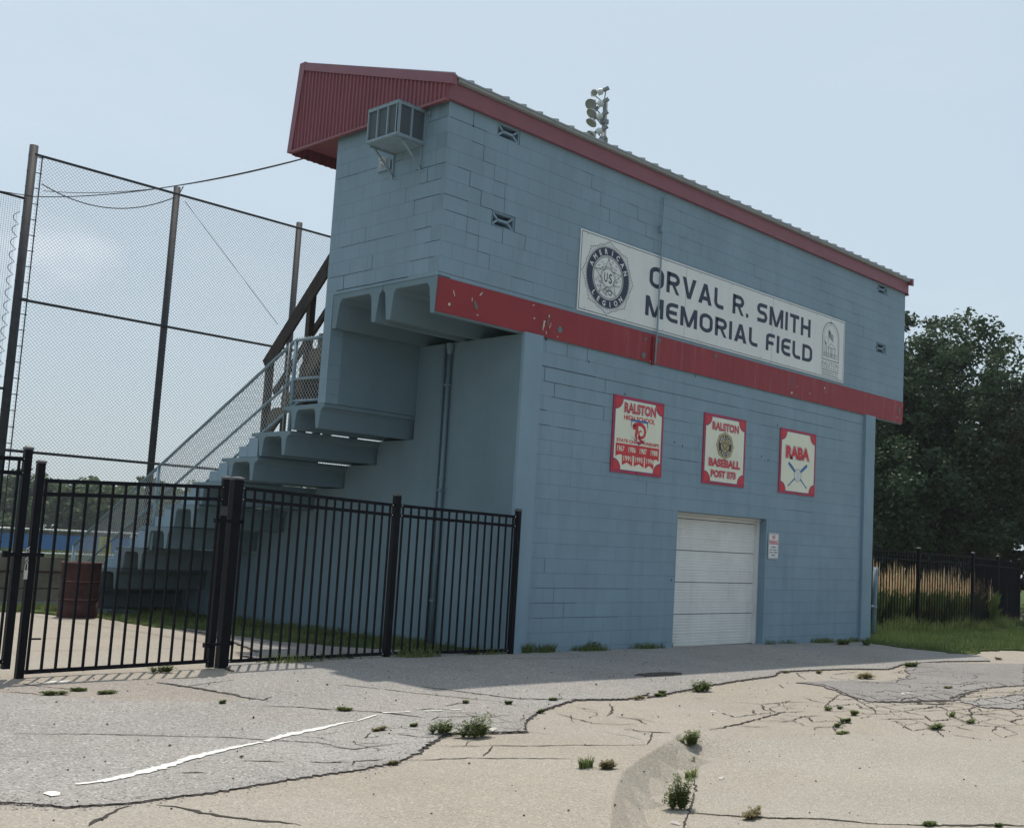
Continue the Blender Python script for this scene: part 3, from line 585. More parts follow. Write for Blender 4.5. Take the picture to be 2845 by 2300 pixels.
for q_ in ([(1.2,-4.9),(1.54,-5.06),(1.87,-5.14),(2.34,-5.33)], [(1.5,-5.15),(1.8,-5.3),(2.1,-5.38)], [(2.4,-5.2),(2.9,-5.1),(3.3,-5.0)]): strip(m, q_, .055, 77, .02)
# joints in the inner concrete yard
for y in (1.9, 3.6, 5.3, 7.0): strip(m, [(-12, y+.25), (-1.9-.2*y/7, y)], .012, int(y*10), .004, .2)
o = m.build('pavement_cracks', 'crack'); tag(o, kind='structure')
m = MB(); wp = D['white']; q = []; 
for i in range(len(wp)-1):
    if i in (14,): continue
    a, b = wp[i], wp[i+1]; k = max(1, int(math.hypot(b[0]-a[0], b[1]-a[1])/.035))
    seg = []
    cut = {6: .12, 10: .15, 13: .06, 16: .3, 17: .25, 18: .35, 19: .3, 20: .4}.get(i, 0)
    for j in range(k+1):
        t = j/k*(1-cut); w = (a[2]+(b[2]-a[2])*t)*(.4+rr.random()*.65)*.5*(1 if i < 14 else .7)
        x = a[0]+(b[0]-a[0])*t; y = a[1]+(b[1]-a[1])*t; d = Vector((b[0]-a[0], b[1]-a[1])).normalized(); nn = Vector((-d.y, d.x))
        seg += [(x+nn.x*w*s_, y+nn.y*w*s_) for s_ in (1, -1)]
    m.add([(p[0], p[1], top(*p)+.004) for p in seg], [(2*j, 2*j+1, 2*j+3, 2*j+2) for j in range(k)])
wb = [tuple(p) for p in D['whiteblob']]; m.add([(p[0], p[1], top(*p)+.004) for p in wb], [tuple(range(len(wb)))])
m.add([(x, y, top(x, y)+.004) for x, y in ((-6.02,-.78),(-5.9,-.72),(-5.75,-.74),(-5.85,-.8))], [(0,1,2,3)])
o = m.build('painted_line', 'paint_line'); tag(o, kind='structure')

# ================================================================ BUILDING
Z0, Z1, ZJ, ZT = 4.038, 4.507, 4.562, 6.82
XL, XR, LR = -1.508, 10.557, 9.394
bld = thing('press_box_building', (4, 1.2, -.3), 'blue-grey concrete block press box and storage building with red band and red metal roof', 'building')
door = (3.462, 5.872, -.6, 1.83)
wall_holes(.30, 9.05, -.6, Z0, [door], .03, .24).build('lower_wall', 'block_low', bld)
vents = [(-.69, -.287, 5.375, 5.578), (-.69, -.287, 6.594, 6.797), (9.40, 9.80, 5.375, 5.578), (9.40, 9.80, 6.594, 6.797)]
wall_holes(XL, XR, Z1+.001, ZT, vents, 0, .2).build('upper_wall', 'block_up', bld)
MB().prism([(.202, ZJ-.04), (.202, 7.14), (2.45, 7.80), (2.45, 3.008), (2.272, 3.008), (2.272, ZJ-.04)], 'x', XL, XL+.2).build('side_wall', 'block_side', bld)
MB().prism([(.202, ZJ-.04), (.202, 7.14), (2.27, 7.745), (2.27, ZJ-.04)], 'x', XR-.2, XR).build('side_wall', 'block_side', bld)
# back wall, running down to the landing of the stand, open towards the field above
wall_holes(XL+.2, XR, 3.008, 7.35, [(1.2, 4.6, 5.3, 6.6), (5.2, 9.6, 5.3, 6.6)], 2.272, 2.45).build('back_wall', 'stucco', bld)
# lower side wall with its stepped top under the tiers
prof = [(.03, -.6), (.03, Z0), (2.265, Z0)]; yy = 2.265
for i in range(9):
    zt = 2.657-.3525*i; y2 = 3.12+.794*i
    prof += [(yy, zt), (y2, zt)]; yy = y2
prof += [(yy, -.6)]
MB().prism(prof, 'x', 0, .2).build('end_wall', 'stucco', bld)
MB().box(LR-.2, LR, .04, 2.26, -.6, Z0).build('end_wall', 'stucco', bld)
MB().box(-.012, .335, -.035, .029, -.6, Z0+.022).build('pilaster', 'pilaster', bld, bevel=.008)
MB().box(9.04, LR+.01, -.035, .06, -.6, Z0+.022).build('pilaster', 'pilaster', bld, bevel=.008)
# precast double tees under the press box
def tee_profile(y, w, z, h, t=.055, sw=.085, inset=.0, s1=None, s2=None):
    zt = z; zb = z-h
    a0, a1 = s1; b0, b1 = s2
    return [(y, zt), (y, zt-t), (a0-.03, zt-t-.012), (a0, zt-t-.05), (a0+.01, zb), (a1-.01, zb), (a1+.025, zt-t-.05), (a1+.06, zt-t-.012),
            (b0-.06, zt-t-.012), (b0-.025, zt-t-.05), (b0+.01, zb), (b1-.01, zb), (b1, zt-t-.05), (b1+.03, zt-t-.012), (y+w, zt-t), (y+w, zt)]
T1 = [(0., Z1), (.02, Z0), (.10, Z0), (.145, 4.38), (.20, 4.435), (.84, 4.435), (.89, 4.38), (.93, Z0), (1.02, Z0), (1.075, 4.40), (1.125, 4.45), (1.13, Z1)]
T2 = [(1.14, Z1), (1.145, 4.45), (1.20, 4.40), (1.257, Z0), (1.338, Z0), (1.375, 4.38), (1.43, 4.435), (2.04, 4.435), (2.10, 4.38), (2.154, Z0), (2.248, Z0), (2.262, Z1)]
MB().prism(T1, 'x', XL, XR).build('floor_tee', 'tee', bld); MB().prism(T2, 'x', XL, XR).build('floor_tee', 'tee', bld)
MB().box(XL-.004, XL+.19, .0, 2.265, Z1+.003, ZJ-.042).build('floor_topping', 'tee', bld)
b = MB(); b.add([(XL+.012,-.010,Z1-.006),(XR-.004,-.010,Z1-.006),(XR-.004,.004,Z0+.018),(XL+.012,.004,Z0+.018),(XL+.012,.03,Z1-.006),(XR-.004,.03,Z1-.006),(XR-.004,.03,Z0+.018),(XL+.012,.03,Z0+.018)],
    [(0,1,2,3),(0,4,5,1),(3,2,6,7),(0,3,7,4),(1,5,6,2)])
b.build('red_band', 'band', bld)
b = MB()   # red paint carries round the right end of the beam
b.add([(XR+.003,-.008,Z1-.006),(XR+.003,.14,Z1-.006),(XR+.003,.10,Z0+.02),(XR+.003,.006,Z0+.02)],[(0,1,2,3)])
b.build('red_band', 'band', bld)
# vent blocks
for (a, b_, c, d) in vents:
    m = MB(); t = .022; y0, y1 = .012, .17
    m.box(a, b_, y0, y1, c, c+t); m.box(a, b_, y0, y1, d-t, d); m.box(a, a+t, y0, y1, c+t, d-t); m.box(b_-t, b_, y0, y1, c+t, d-t)
    cz_ = (c+d)/2; xm0, xm1 = a+.115, b_-.115
    m.box(xm0-.004, xm1+.004, y0+.002, y1, cz_-.016, cz_+.016)
    for (p, q) in (((xm0, cz_), (a+t*.6, d-t*.6)), ((xm0, cz_), (a+t*.6, c+t*.6)), ((xm1, cz_), (b_-t*.6, d-t*.6)), ((xm1, cz_), (b_-t*.6, c+t*.6))):
        dx, dz = q[0]-p[0], q[1]-p[1]; L = math.hypot(dx, dz); nx_, nz_ = -dz/L*.014, dx/L*.014
        m.prism([(p[0]+nx_, p[1]+nz_), (p[0]-nx_, p[1]-nz_), (q[0]-nx_, q[1]-nz_), (q[0]+nx_, q[1]+nz_)], 'y', y0+.004, y1-.002)
    o = m.build('vent_block', 'pilaster', bld)
    MB().box(a+.001, b_-.001, .182, .198, c+.001, d-.001).build('vent_dark_plate', 'dark', o)  # dark plate standing in for the unlit space behind the vent
# garage door: ribbed sections
gd = MB(); pr = []
z = -.30; yb = .225
def rib(zc, hw, dep): return [(zc-hw, yb), (zc-hw*.4, yb+dep), (zc+hw*.4, yb+dep), (zc+hw, yb)]
sec = .508; ribs = []
for s_ in range(5):
    zb = -.30+s_*sec
    ribs += [(zb+.0, .009, .014), (zb+.190, .009, .010)]
    ribs += [(zb+r_, .008, .0045) for r_ in (.05, .095, .145, .235, .285, .33, .375, .42, .465)]
ribs = sorted(r_ for r_ in ribs if -.29 < r_[0] < 1.80)
line = [(-.30, yb)]
for r_ in ribs: line += rib(*r_)
line += [(1.828, yb)]
pts = [(p[1], p[0]) for p in line]
n = len(pts); gd.add([(3.464, p[0], p[1]) for p in pts]+[(5.80, p[0], p[1]) for p in pts], [(i, i+n, i+n+1, i+1) for i in range(n-1)])
gdo = gd.build('garage_door', 'door', bld)
for i in range(n-1): pass
m = MB()
for s_ in range(5):
    for zc in (-.30+s_*sec, -.11+s_*sec):
        if -.2 < zc < 1.8: m.box(3.466, 5.80, yb+.012, yb+.016, zc-.0035, zc+.0035)
m.build('section_joint', 'dark', gdo)
m = MB(); m.box(5.80, 5.868, .17, .24, -.35, 1.828); m.build('door_track', 'door', gdo)
MB().box(3.466, 5.868, .15, .245, 1.795, 1.828).build('door_header', 'door', gdo)
MB().box(3.47, 5.80, .20, .24, -.335, -.30).build('door_seal', 'dark', gdo)
MB().box(3.3, 6.1, .245, .255, -.6, 2.1).build('door_backing', 'dark', gdo)
# hairline and stair-step cracks along the joints
m = MB()
def hseg(x0, x1, z, w, y): ribbon(m, rough([(x0, z), (x1, z)], .07, .0012, int(x0*97+z*31) & 9999, False), w*.75, y)
def vseg(x, z0, z1, w, y): ribbon(m, rough([(x, z0), (x, z1)], .05, .0012, int(x*57+z0*91) & 9999, False), w*.75, y)
C_ = .2032
for (k, x0, x1, w) in [(18, .36, 1.45, .016), (18, 1.45, 4.9, .008), (17, .45, 1.0, .010), (17, 1.0, 2.0, .005), (16, .6, 1.65, .009), (15, .36, .52, .012), (14, .36, .6, .010), (14, .75, 1.2, .008), (13, 3.2, 3.9, .008),
    (2, .5, 1.3, .006), (1, .5, 2.2, .005), (3, .5, 2.4, .004), (16, 2.0, 3.6, .004), (18, 5.2, 7.9, .006), (17, 5.6, 8.4, .004), (19, 3.4, 5.1, .004), (19, 5.3, 9.0, .004), (10, 6.5, 7.3, .004), (12, 1.7, 2.7, .005)]:
    hseg(x0, x1, k*C_, w, .0285)
for (x, k, w) in [(.448, 17, .009), (1.667, 17, .006), (.651, 16, .009), (.854, 19, .006), (1.26, 19, .010), (1.667, 15, .008), (1.87, 13, .006), (2.48, 11, .006), (2.68, 10, .006), (.85, 2, .008), (1.058, 1, .008), (.65, 4, .006), (2.073, 12, .005), (4.1, 12, .005), (8.0, 11, .004)]:
    vseg(x, k*C_, (k+1)*C_, w, .0285)
def stair(x, n, steps, w, sgn=1, run=1):
    z = ZJ+n*C_
    for s_ in range(steps):
        x2 = x+.2032*run*(1 if s_ % 2 else 1); hseg(min(x, x2), max(x, x2), z, w, -.0012); vseg(x2, z, z-C_, w, -.0012); x = x2; z -= C_
        if z < ZJ+.1: break
stair(-1.1, 9, 1, .010); stair(-.9, 8, 2, .007); stair(-1.3, 7, 4, .009); stair(-.69, 6, 3, .006); stair(.93, 10, 3, .005); stair(1.95, 9, 4, .005); stair(3.1, 10, 3, .004); stair(5.0, 8, 4, .005); stair(7.1, 9, 5, .005); stair(8.3, 8, 3, .005); stair(-1.3, 4, 3, .007)
hseg(-1.5, -1.1, ZJ+11*C_, .006, -.0012); hseg(-1.48, -.85, ZJ+10*C_, .008, -.0012); hseg(-1.45, -.95, ZJ+4*C_, .007, -.0012); hseg(-1.5, .9, ZJ, .005, -.0012); vseg(-1.1, ZJ+10*C_, ZJ+11*C_, .01, -.0012); hseg(-1.5, -1.1, ZJ+5*C_, .008, -.0012)
hseg(-.29, .1, ZJ+1*C_, .006, -.0012)
for (x, z) in [(-1.1, ZJ+10*C_), (1.3, 3.86), (2.1, 3.5), (6.1, 3.5), (3.75, 4.02), (3.3, 2.9), (3.5, 2.86), (5.65, 2.9), (5.85, 2.86), (3.37, .75)]: fill(m, ell(x, z, .014, .017, n=8)[:8], -.0016 if z > Z1 else .0282)
m.build('wall_crack', 'dark', bld)
m = MB()   # cracks on the side wall plane
def sribbon(pts, w):
    mm = MB(); ribbon(mm, rough(pts, .07, .0015, len(m.v)+5, False), w, 0); m.add([(XL-.0015, v[0], v[2]) for v in mm.v], mm.f)
for (n_, y0, y1, w) in [(7, .0, .35, .008), (7, .35, .6, .009), (6, .05, .5, .005), (5, .05, .6, .008), (3, 1.0, 2.2, .005), (3, .2, .55, .007), (2, 0., .3, .006), (1, .1, .6, .005), (1, 1.4, 2.4, .006), (0, .6, 2.2, .012), (8, .9, 2.4, .005), (10, .0, .4, .005)]: sribbon([(y0, ZJ+n_*C_), (y1, ZJ+n_*C_)], w)
for (y_, n_, w) in [(.35, 6, .008), (.58, 4, .007), (1.42, 1, .007), (2.05, 0, .010), (.78, 5, .005), (1.62, 3, .005)]: sribbon([(y_, ZJ+n_*C_), (y_, ZJ+(n_+1)*C_)], w)
m.build('wall_crack', 'dark', bld)
# peeled paint on the band
m = MB(); m2 = MB(); pk = random.Random(4)
def flake(mm, x, z, w, h, lean=0., cnt=7):
    p = []
    for i in range(cnt):
        a = 2*math.pi*i/cnt; r_ = .6+.5*pk.random(); p.append((x+math.cos(a)*w*r_/2+lean*math.sin(a)*h/2, z+math.sin(a)*h*r_/2))
    yz = lambda z_: -.010+.014*(Z1-z_)/(Z1-Z0)-.006
    mm.add([(q[0], yz(q[1]), q[1]) for q in p], [tuple(range(cnt))])
for (x, z, w, h, l) in [(-1.24, 4.335, .03, .10, -.3), (-1.30, 4.175, .05, .06, 0), (-.80, 4.41, .03, .07, .7), (-.94, 4.31, .018, .06, 0), (-.83, 4.13, .05, .02, 0), (.13, 4.452, .05, .018, .5), (.16, 4.275, .04, .04, 0), (.345, 4.21, .035, .16, .1), (.355, 4.27, .06, .03, .5), (.47, 4.24, .02, .12, .3), (.43, 4.36, .04, .05, 0), (.40, 4.12, .02, .05, -.3), (.62, 4.10, .015, .04, .6), (2.60, 4.07, .03, .04, 0), (6.46, 4.13, .07, .06, 0), (6.62, 4.26, .03, .04, 0), (7.05, 4.2, .03, .04, 0), (7.53, 4.37, .06, .06, 0), (7.55, 4.30, .03, .02, 0), (10.33, 4.16, .08, .018, .2)]: flake(m, x, z, w, h, l)
for (x, z, w, h, l) in [(-.87, 4.24, .05, .14, -.4), (.655, 4.21, .10, .10, 0), (.42, 4.30, .025, .16, 0), (2.44, 4.14, .12, .09, 0), (2.46, 4.40, .07, .05, 0), (2.78, 4.43, .09, .09, 0), (4.2, 4.42, .07, .06, 0), (6.60, 4.09, .09, .04, 0), (6.40, 4.30, .03, .22, 0), (10.40, 4.31, .07, .18, 0)]: flake(m2, x, z, w, h, l)
m.build('paint_flake', 'flake', bld); m2.build('bare_patch', 'patch_green', bld)
MB().add([(.335,-.037,4.045),(.40,-.037,4.045),(.39,-.037,4.0),(.36,-.037,4.0)],[(0,1,2,3)]).build('chipped_corner', 'dark', bld)

# roof: mono-pitch, rising to the field, with deep ribbed gable skirts
roof = MB(); y0r, z0r, y1r, z1r = -.14, 7.075, 3.42, 8.09
rib_x = [XL-.05+.305*i for i in range(41)]
roof.prism([(y0r, z0r), (y1r, z1r), (y1r, z1r+.02), (y0r, z0r+.02)], 'x', XL-.06, XR+.06)
for x in rib_x: roof.prism([(y0r-.002, z0r+.02), (y1r, z1r+.02), (y1r, z1r+.055), (y0r-.002, z0r+.047)], 'x', x-.013, x+.013)
rfo = roof.build('roof', 'roof_top', bld)
MB().box(XL-.07, XR+.015, -.062, -.002, 6.80, 7.03).build('fascia', 'roof_red', rfo, bevel=.004)
MB().prism([(-.064, 7.036), (-.12, 7.042), (-.13, 7.075), (.02, 7.118), (.02, 7.036)], 'x', XL+.03, XR-.01).build('gutter', 'gutter', rfo)
MB().prism([(-.16, 7.00), (-.16, 7.085), (.14, 7.175), (.14, 7.0)], 'x', XR-.02, XR+.045).build('flashing', 'roof_red', rfo)
# ribbed gable skirt, left and right
for (xs_, nm) in ((XL-.075, 'l'), (XR+.02, 'r')):
    m = MB(); outer = -1 if nm == 'l' else 1; k = 0; y = -.062
    def ztop(y): return 7.06+(y+.1)*.2935
    pts = []
    while y < 3.50:
        for (dy, dx) in ((0, 0), (.045, 0), (.055, .02), (.070, .02), (.080, 0)): pts.append((y+dy, dx))
        y += .088
    pts = [(min(p[0], 3.52), p[1]) for p in pts]
    n = len(pts)
    def zt2(y): return ztop(min(y, 3.36))-max(0, (y-3.36))*8.
    vs = [(xs_+outer*p[1], p[0], 6.79) for p in pts]+[(xs_+outer*p[1], p[0], max(6.8, zt2(p[0]))) for p in pts]
    m.add(vs, [(i, i+1, n+i+1, n+i) for i in range(n-1)])
    g = m.build('gable_skirt', 'roof_red2', rfo)
    f = MB(); a, b_ = sorted((xs_+outer*.03, xs_-outer*.045))
    f.prism([(-.165, 6.955), (3.33, 7.985), (3.33, 8.105), (-.165, 7.09)], 'x', a, b_)
    f.build('flashing', 'roof_red', rfo)
    f = MB(); f.prism([(3.30, 8.11), (3.44, 8.11), (3.60, 6.78), (3.49, 6.78)], 'x', a+.002*outer, b_+.002*outer); f.build('flashing', 'roof_red', rfo)
    f = MB(); f.box(min(xs_+outer*.028, xs_-outer*.02), max(xs_+outer*.028, xs_-outer*.02), -.06, 3.5, 6.765, 6.80); f.build('flashing', 'roof_red2', rfo)
# deep skirt on the field side, seen from behind under the eave
m = MB(); x = XL-.05; pts = []
while x < XR+.05:
    for (dx, dy) in ((0, 0), (.05, 0), (.06, .02), (.08, .02), (.09, 0)): pts.append((x+dx, dy))
    x += .10
n = len(pts); m.add([(p[0], 3.55+p[1], 6.75) for p in pts]+[(p[0], 3.42+p[1], 8.08) for p in pts], [(i, i+1, n+i+1, n+i) for i in range(n-1)])
m.build('field_skirt', 'roof_red2', rfo)
MB().box(XL-.05, XR+.03, 2.46, 3.50, 6.90, 6.93).build('soffit', 'roof_red2', rfo)
# twin downpipes on the side wall
dp = thing('downpipe', (-.06, 1.5, -.3), 'pair of thin blue-grey conduits running up the shaded end wall behind the black fence', 'pipe')
m = MB(); m.tube([(-.045, 1.50, -.35), (-.045, 1.50, 4.02)], .030, 10); m.build('pipe', 'tee', dp, smooth=True)
m = MB(); m.tube([(-.035, 1.62, -.35), (-.035, 1.62, 4.02)], .020, 8); m.build('pipe', 'tee', dp, smooth=True)
m = MB(); m.lathe([(.030, 0), (.038, .01), (.038, .05), (.030, .06)], (-.045, 1.5, 2.05)); m.lathe([(.030, 0), (.038, .01), (.055, .12), (.055, .16)], (-.045, 1.5, 3.86)); m.build('coupling', 'tee', dp, smooth=True)
m = MB()
for z in (.35, 1.9, 3.4): m.box(-.085, -.002, 1.46, 1.54, z, z+.025)
m.build('strap', 'tee', dp)
# conduit on the facade
cn = thing('conduit', (2.67, -.04, 4.0), 'thin vertical conduit crossing the name board on the facade', 'conduit')
MB().tube([(2.78, -.03, 6.70), (2.70, -.05, 6.68), (2.69, -.055, 6.60), (2.67, -.055, 4.55), (2.655, -.05, 4.05)], .014, 8).build('pipe', 'ac', cn, smooth=True)
MB().box(2.64, 2.70, -.075, -.002, 6.12, 6.22).build('junction_box', 'ac', cn); MB().box(2.615, 2.655, -.035, -.003, 4.02, 4.46).build('lower_sleeve', 'band', cn)
e = MB(); e.tube([(3.28+.03*math.cos(a/8*6.283), -.03, 6.19+.03*math.sin(a/8*6.283)) for a in range(9)], .005, 6); e.tube([(3.25, -.03, 6.19), (3.20, .0, 6.18)], .008, 6)
tag(e.build('eye_hook', 'ac'), 'small ring hook on the wall right of the conduit top', 'hook')
# ================================================================ SIGNS
def board(name, x0, x1, z0, z1, mat, label, cat='sign', t=.012, y=-.016):
    th = thing(name, ((x0+x1)/2, y, z0), label, cat)
    MB().box(x0, x1, y, y+t, z0, z1).build('panel', mat, th); return th
NB = board('name_board', .957, 8.178, 4.556, 5.751, 'white', 'long white board reading ORVAL R. SMITH MEMORIAL FIELD above the red band')
Y = -.0175
m = MB(); ribbon(m, [(.985, 4.585), (8.15, 4.585), (8.15, 5.722), (.985, 5.722)], .010, Y, True); m.build('border_line', 'navy', NB)
m = MB()
for xx in (3.36, 5.77): m.box(xx-.002, xx+.002, Y, Y+.001, 4.56, 5.75)
m.build('panel_seam', 'grey_ink', NB)
m = MB()
for i in range(9):
    for zz_ in (4.61, 5.70): fill(m, ell(1.1+i*.87, zz_, .009, .009, n=6)[:6], Y-.001)
m.build('screw', 'grey_ink', NB)
# block lettering of the board: heavy strokes with rounded corners
def arc(cx, cz, rx, rz, a0, a1, n=7): return [(cx+rx*math.cos(R(a0+(a1-a0)*i/n)), cz+rz*math.sin(R(a0+(a1-a0)*i/n))) for i in range(n+1)]
def glyph(ch):
    """strokes in a box 1 high; returns width, ribbons, polygons"""
    s = .20; h = s/2; r = .30; P = []; Q = []
    def diag(xb, xt, w=.22): Q.append([(xb-w/2, 0), (xb+w/2, 0), (xt+w/2, 1), (xt-w/2, 1)])
    if ch == 'O': w = .86; P.append((arc(w-h-.33, .66, .33, .34-h, 0, 90)+arc(h+.33, .66, .33, .34-h, 90, 180)+arc(h+.33, .34, .33, .34-h, 180, 270)+arc(w-h-.33, .34, .33, .34-h, 270, 360), True))
    elif ch == 'R': w = .80; P += [([(h, 0), (h, 1)], 0), ([(h, 1-h), (.42, 1-h)]+arc(.46, .69, .24, .31-h, 90, -90)+[(h+.02, .69-.31+h)], 0)]; Q.append([(.60, 0), (.80, 0), (.52, .42), (.33, .42)])
    elif ch == 'V': w = .88; diag(.44, .095); diag(.44, .785); Q[-2] = [(.33, 0), (.52, 0), (.23, 1), (0, 1)]; Q[-1] = [(.36, 0), (.55, 0), (.88, 1), (.65, 1)]
    elif ch == 'A': w = .88; Q += [[(0, 0), (.23, 0), (.52, 1), (.33, 1)], [(.65, 0), (.88, 0), (.55, 1), (.36, 1)]]; P.append(([(.22, .28), (.68, .28)], 0))
    elif ch == 'L': w = .64; P.append(([(h, 1), (h, .34)]+arc(h+.24, .34, .24, .34-h, 180, 270)+[(.64, h)], 0))
    elif ch == 'S': w = .78; P.append(([(w-.04, 1-h), (.36, 1-h)]+arc(.30, .705, .30-h, .195, 90, 270)+arc(.48, .305, .30-h, .205, 90, -90)+[(.04, h)], 0))
    elif ch == 'M': w = 1.06; P += [([(h, 0), (h, 1)], 0), ([(w-h, 0), (w-h, 1)], 0)]; Q += [[(.43, 0), (.62, 0), (.22, 1), (.0, 1)], [(.44, 0), (.63, 0), (1.06, 1), (.84, 1)]]
    elif ch == 'I': w = .20; P.append(([(h, 0), (h, 1)], 0))
    elif ch == 'T': w = .74; P += [([(0, 1-h), (.74, 1-h)], 0), ([(.37, 0), (.37, 1-s)], 0)]
    elif ch == 'H': w = .80; P += [([(h, 0), (h, 1)], 0), ([(w-h, 0), (w-h, 1)], 0), ([(s, .5), (w-s, .5)], 0)]
    elif ch == 'E': w = .72; P += [([(.72, 1-h), (.40, 1-h)]+arc(.40, .66, .40-h, .34-h, 90, 180)+arc(.40, .34, .40-h, .34-h, 180, 270)+[(.72, h)], 0), ([(s, .5), (.66, .5)], 0)]
    elif ch == 'F': w = .66; P += [([(.66, 1-h), (.34, 1-h)]+arc(.34, .74, .34-h, .26-h, 90, 180)+[(h, 0)], 0), ([(s, .46), (.58, .46)], 0)]
    elif ch == 'D': w = .82; P.append(([(h, .82), (h, 1-h), (.42, 1-h)]+arc(.42, .66, .40-h, .34-h, 90, 0)+arc(.42, .34, .40-h, .34-h, 0, -90)+[(.0, h)], 0)); P.append(([(h, s), (h, .82)], 0))
    elif ch == '.': w = .17; P.append(([(0, h), (.17, h)], 0))
    else: w = .30
    return w, P, Q
def board_text(txt, x0, x1, z0, z1, y):
    gap = .16; tot = sum(glyph(c)[0] for c in txt)+gap*(len(txt)-1); sx = (x1-x0)/tot; h = z1-z0; x = x0; m = MB()
    for ch in txt:
        w, P, Q = glyph(ch)
        for pts, closed in P:
            mm = MB(); q = pts[:-1] if closed and (abs(pts[0][0]-pts[-1][0])+abs(pts[0][1]-pts[-1][1])) < 1e-6 else pts
            ribbon(mm, q, .20, 0, bool(closed)); m.add([(x+v[0]*sx, y, z0+v[2]*h) for v in mm.v], mm.f)
        for k, q in enumerate(Q): m.add([(x+p[0]*sx, y-.0006*(k+1), z0+p[1]*h) for p in q], [(0, 1, 2, 3)])
        x += (w+gap)*sx
    return m
board_text('ORVAL R. SMITH', 2.475, 6.985, 5.222, 5.556, Y-.001).build('lettering', 'navy', NB)
board_text('MEMORIAL FIELD', 2.412, 7.065, 4.765, 5.075, Y-.001).build('lettering', 'navy', NB)
# round service emblem
ecx, ecz = 1.562, 5.150
def rays(r0, r1, n=72, seed=3):
    o = []
    for i in range(n):
        a = 2*math.pi*i/n; k = i % 9; big = {0: 1., 1: .72, 8: .72, 2: .5, 7: .5, 3: .3, 6: .3, 4: .42, 5: .42}[k]
        o += [(ecx+math.sin(a-.02)*(r0+(r1-r0)*big*.72), ecz+math.cos(a-.02)*(r0+(r1-r0)*big*.72)), (ecx+math.sin(a)*(r0+(r1-r0)*big), ecz+math.cos(a)*(r0+(r1-r0)*big)), (ecx+math.sin(a+.03)*(r0+(r1-r0)*big*.7), ecz+math.cos(a+.03)*(r0+(r1-r0)*big*.7))]
    return o
m = MB(); ribbon(m, rays(.47, .56), .006, Y-.001, True)
for i in range(72):
    a = 2*math.pi*(i+.5)/72; ribbon(m, [(ecx+math.sin(a)*.468, ecz+math.cos(a)*.468), (ecx+math.sin(a)*.50, ecz+math.cos(a)*.50)], .004, Y-.001)
for r_ in (.462, .318, .304, .155, .135): ring(m, ecx, ecz, r_-.003, r_+.003, Y-.0012)
star = []
for i in range(10): a = math.pi*i/5; r_ = .30 if i % 2 == 0 else .125; star.append((ecx+math.sin(a)*r_, ecz+math.cos(a)*r_))
ribbon(m, star, .007, Y-.0014, True)
for i in range(5):
    a = 2*math.pi*i/5; ribbon(m, [(ecx+math.sin(a)*.158, ecz+math.cos(a)*.158), (ecx+math.sin(a)*.285, ecz+math.cos(a)*.285)], .003, Y-.0012)
    for j in range(7):   # wreath leaves between the star points
        b = a+.22+.117*j; rr_ = .215+.045*math.sin(j*1.9); px, pz = ecx+math.sin(b)*rr_, ecz+math.cos(b)*rr_
        ribbon(m, [(px+.022*math.cos(t_*.785+b*3)*(1 if t_ else 1), pz+.010*math.sin(t_*.785)+.01*math.sin(b)) for t_ in range(8)], .0045, Y-.0012, True)
for sg in (-1, 1):
    ribbon(m, [(ecx+sg*.01, ecz-.19), (ecx+sg*.05, ecz-.175), (ecx+sg*.10, ecz-.22), (ecx+sg*.045, ecz-.255), (ecx+sg*.008, ecz-.21)], .010, Y-.0012, True)
em = m.build('emblem', 'grey_ink', NB)
m = MB(); ring(m, ecx, ecz, .332, .450, Y-.0014); m.build('emblem_band', 'navy', em)
m = MB(); arc_letters(m, 'AMERICAN', ecx, ecz, .391, .078, R(-68), R(68), Y-.0026, .03, False, .88)
arc_letters(m, 'LEGION', ecx, ecz, .391, .078, R(-47), R(47), Y-.0026, .03, True, .92); m.build('emblem_lettering', 'white', em)
m = MB(); letters(m, 'U', ecx-.082, ecx-.012, ecz-.07, ecz+.07, Y-.0016, .012); letters(m, 'S', ecx+.018, ecx+.085, ecz-.078, ecz+.07, Y-.0016, .012)
fill(m, ell(ecx+.002, ecz, .008, .008, n=8)[:8], Y-.0016); m.build('emblem_monogram', 'navy', em)
# town seal at the right end of the board
m = MB(); X0, X1, ZB, ZS = 7.40, 7.975, 4.912, 5.33; xc = (X0+X1)/2
def arch(d, w): ribbon(m, [(X0+d, ZB+d), (X0+d, ZS)]+[(xc+(xc-X0-d)*math.cos(R(180-180*i/18)), ZS+(.31-d)*math.sin(R(180-180*i/18))) for i in range(1, 18)]+[(X1-d, ZS), (X1-d, ZB+d)], w, Y-.001, True)
arch(0, .014); arch(.05, .005)
ribbon(m, [(xc, 5.60), (xc, 5.69)], .006, Y-.001)
for sg in (-1, 1): ribbon(m, [(xc, 5.66), (xc+sg*.035, 5.60)], .006, Y-.001)
ribbon(m, [(7.605, 5.50), (7.61, 5.22)], .006, Y-.001)
for i in range(6): ribbon(m, [(7.61, 5.475-.02*i), (7.69, 5.425-.021*i), (7.78, 5.40-.024*i)], .009, Y-.0012)
fill(m, [(7.61, 5.49), (7.67, 5.46), (7.67, 5.40), (7.61, 5.42)], Y-.0016)
ribbon(m, [(7.60, 5.16), (7.70, 5.24), (7.85, 5.18)], .008, Y-.001); ribbon(m, [(7.585, 5.155), (7.87, 5.155)], .010, Y-.001)
for xx in (7.62, 7.70, 7.74, 7.84): ribbon(m, [(xx, 5.15), (xx, 4.98)], .012, Y-.001)
for xx in (7.475, 7.525): ribbon(m, [(xx+.02, 5.24), (xx+.02, 4.98)], .010, Y-.001)
fill(m, [(7.49, 5.20), (7.53, 5.20), (7.51, 5.28)], Y-.001); ribbon(m, arc(7.53, 5.24, .07, .10, 30, 190, 8), .004, Y-.001)
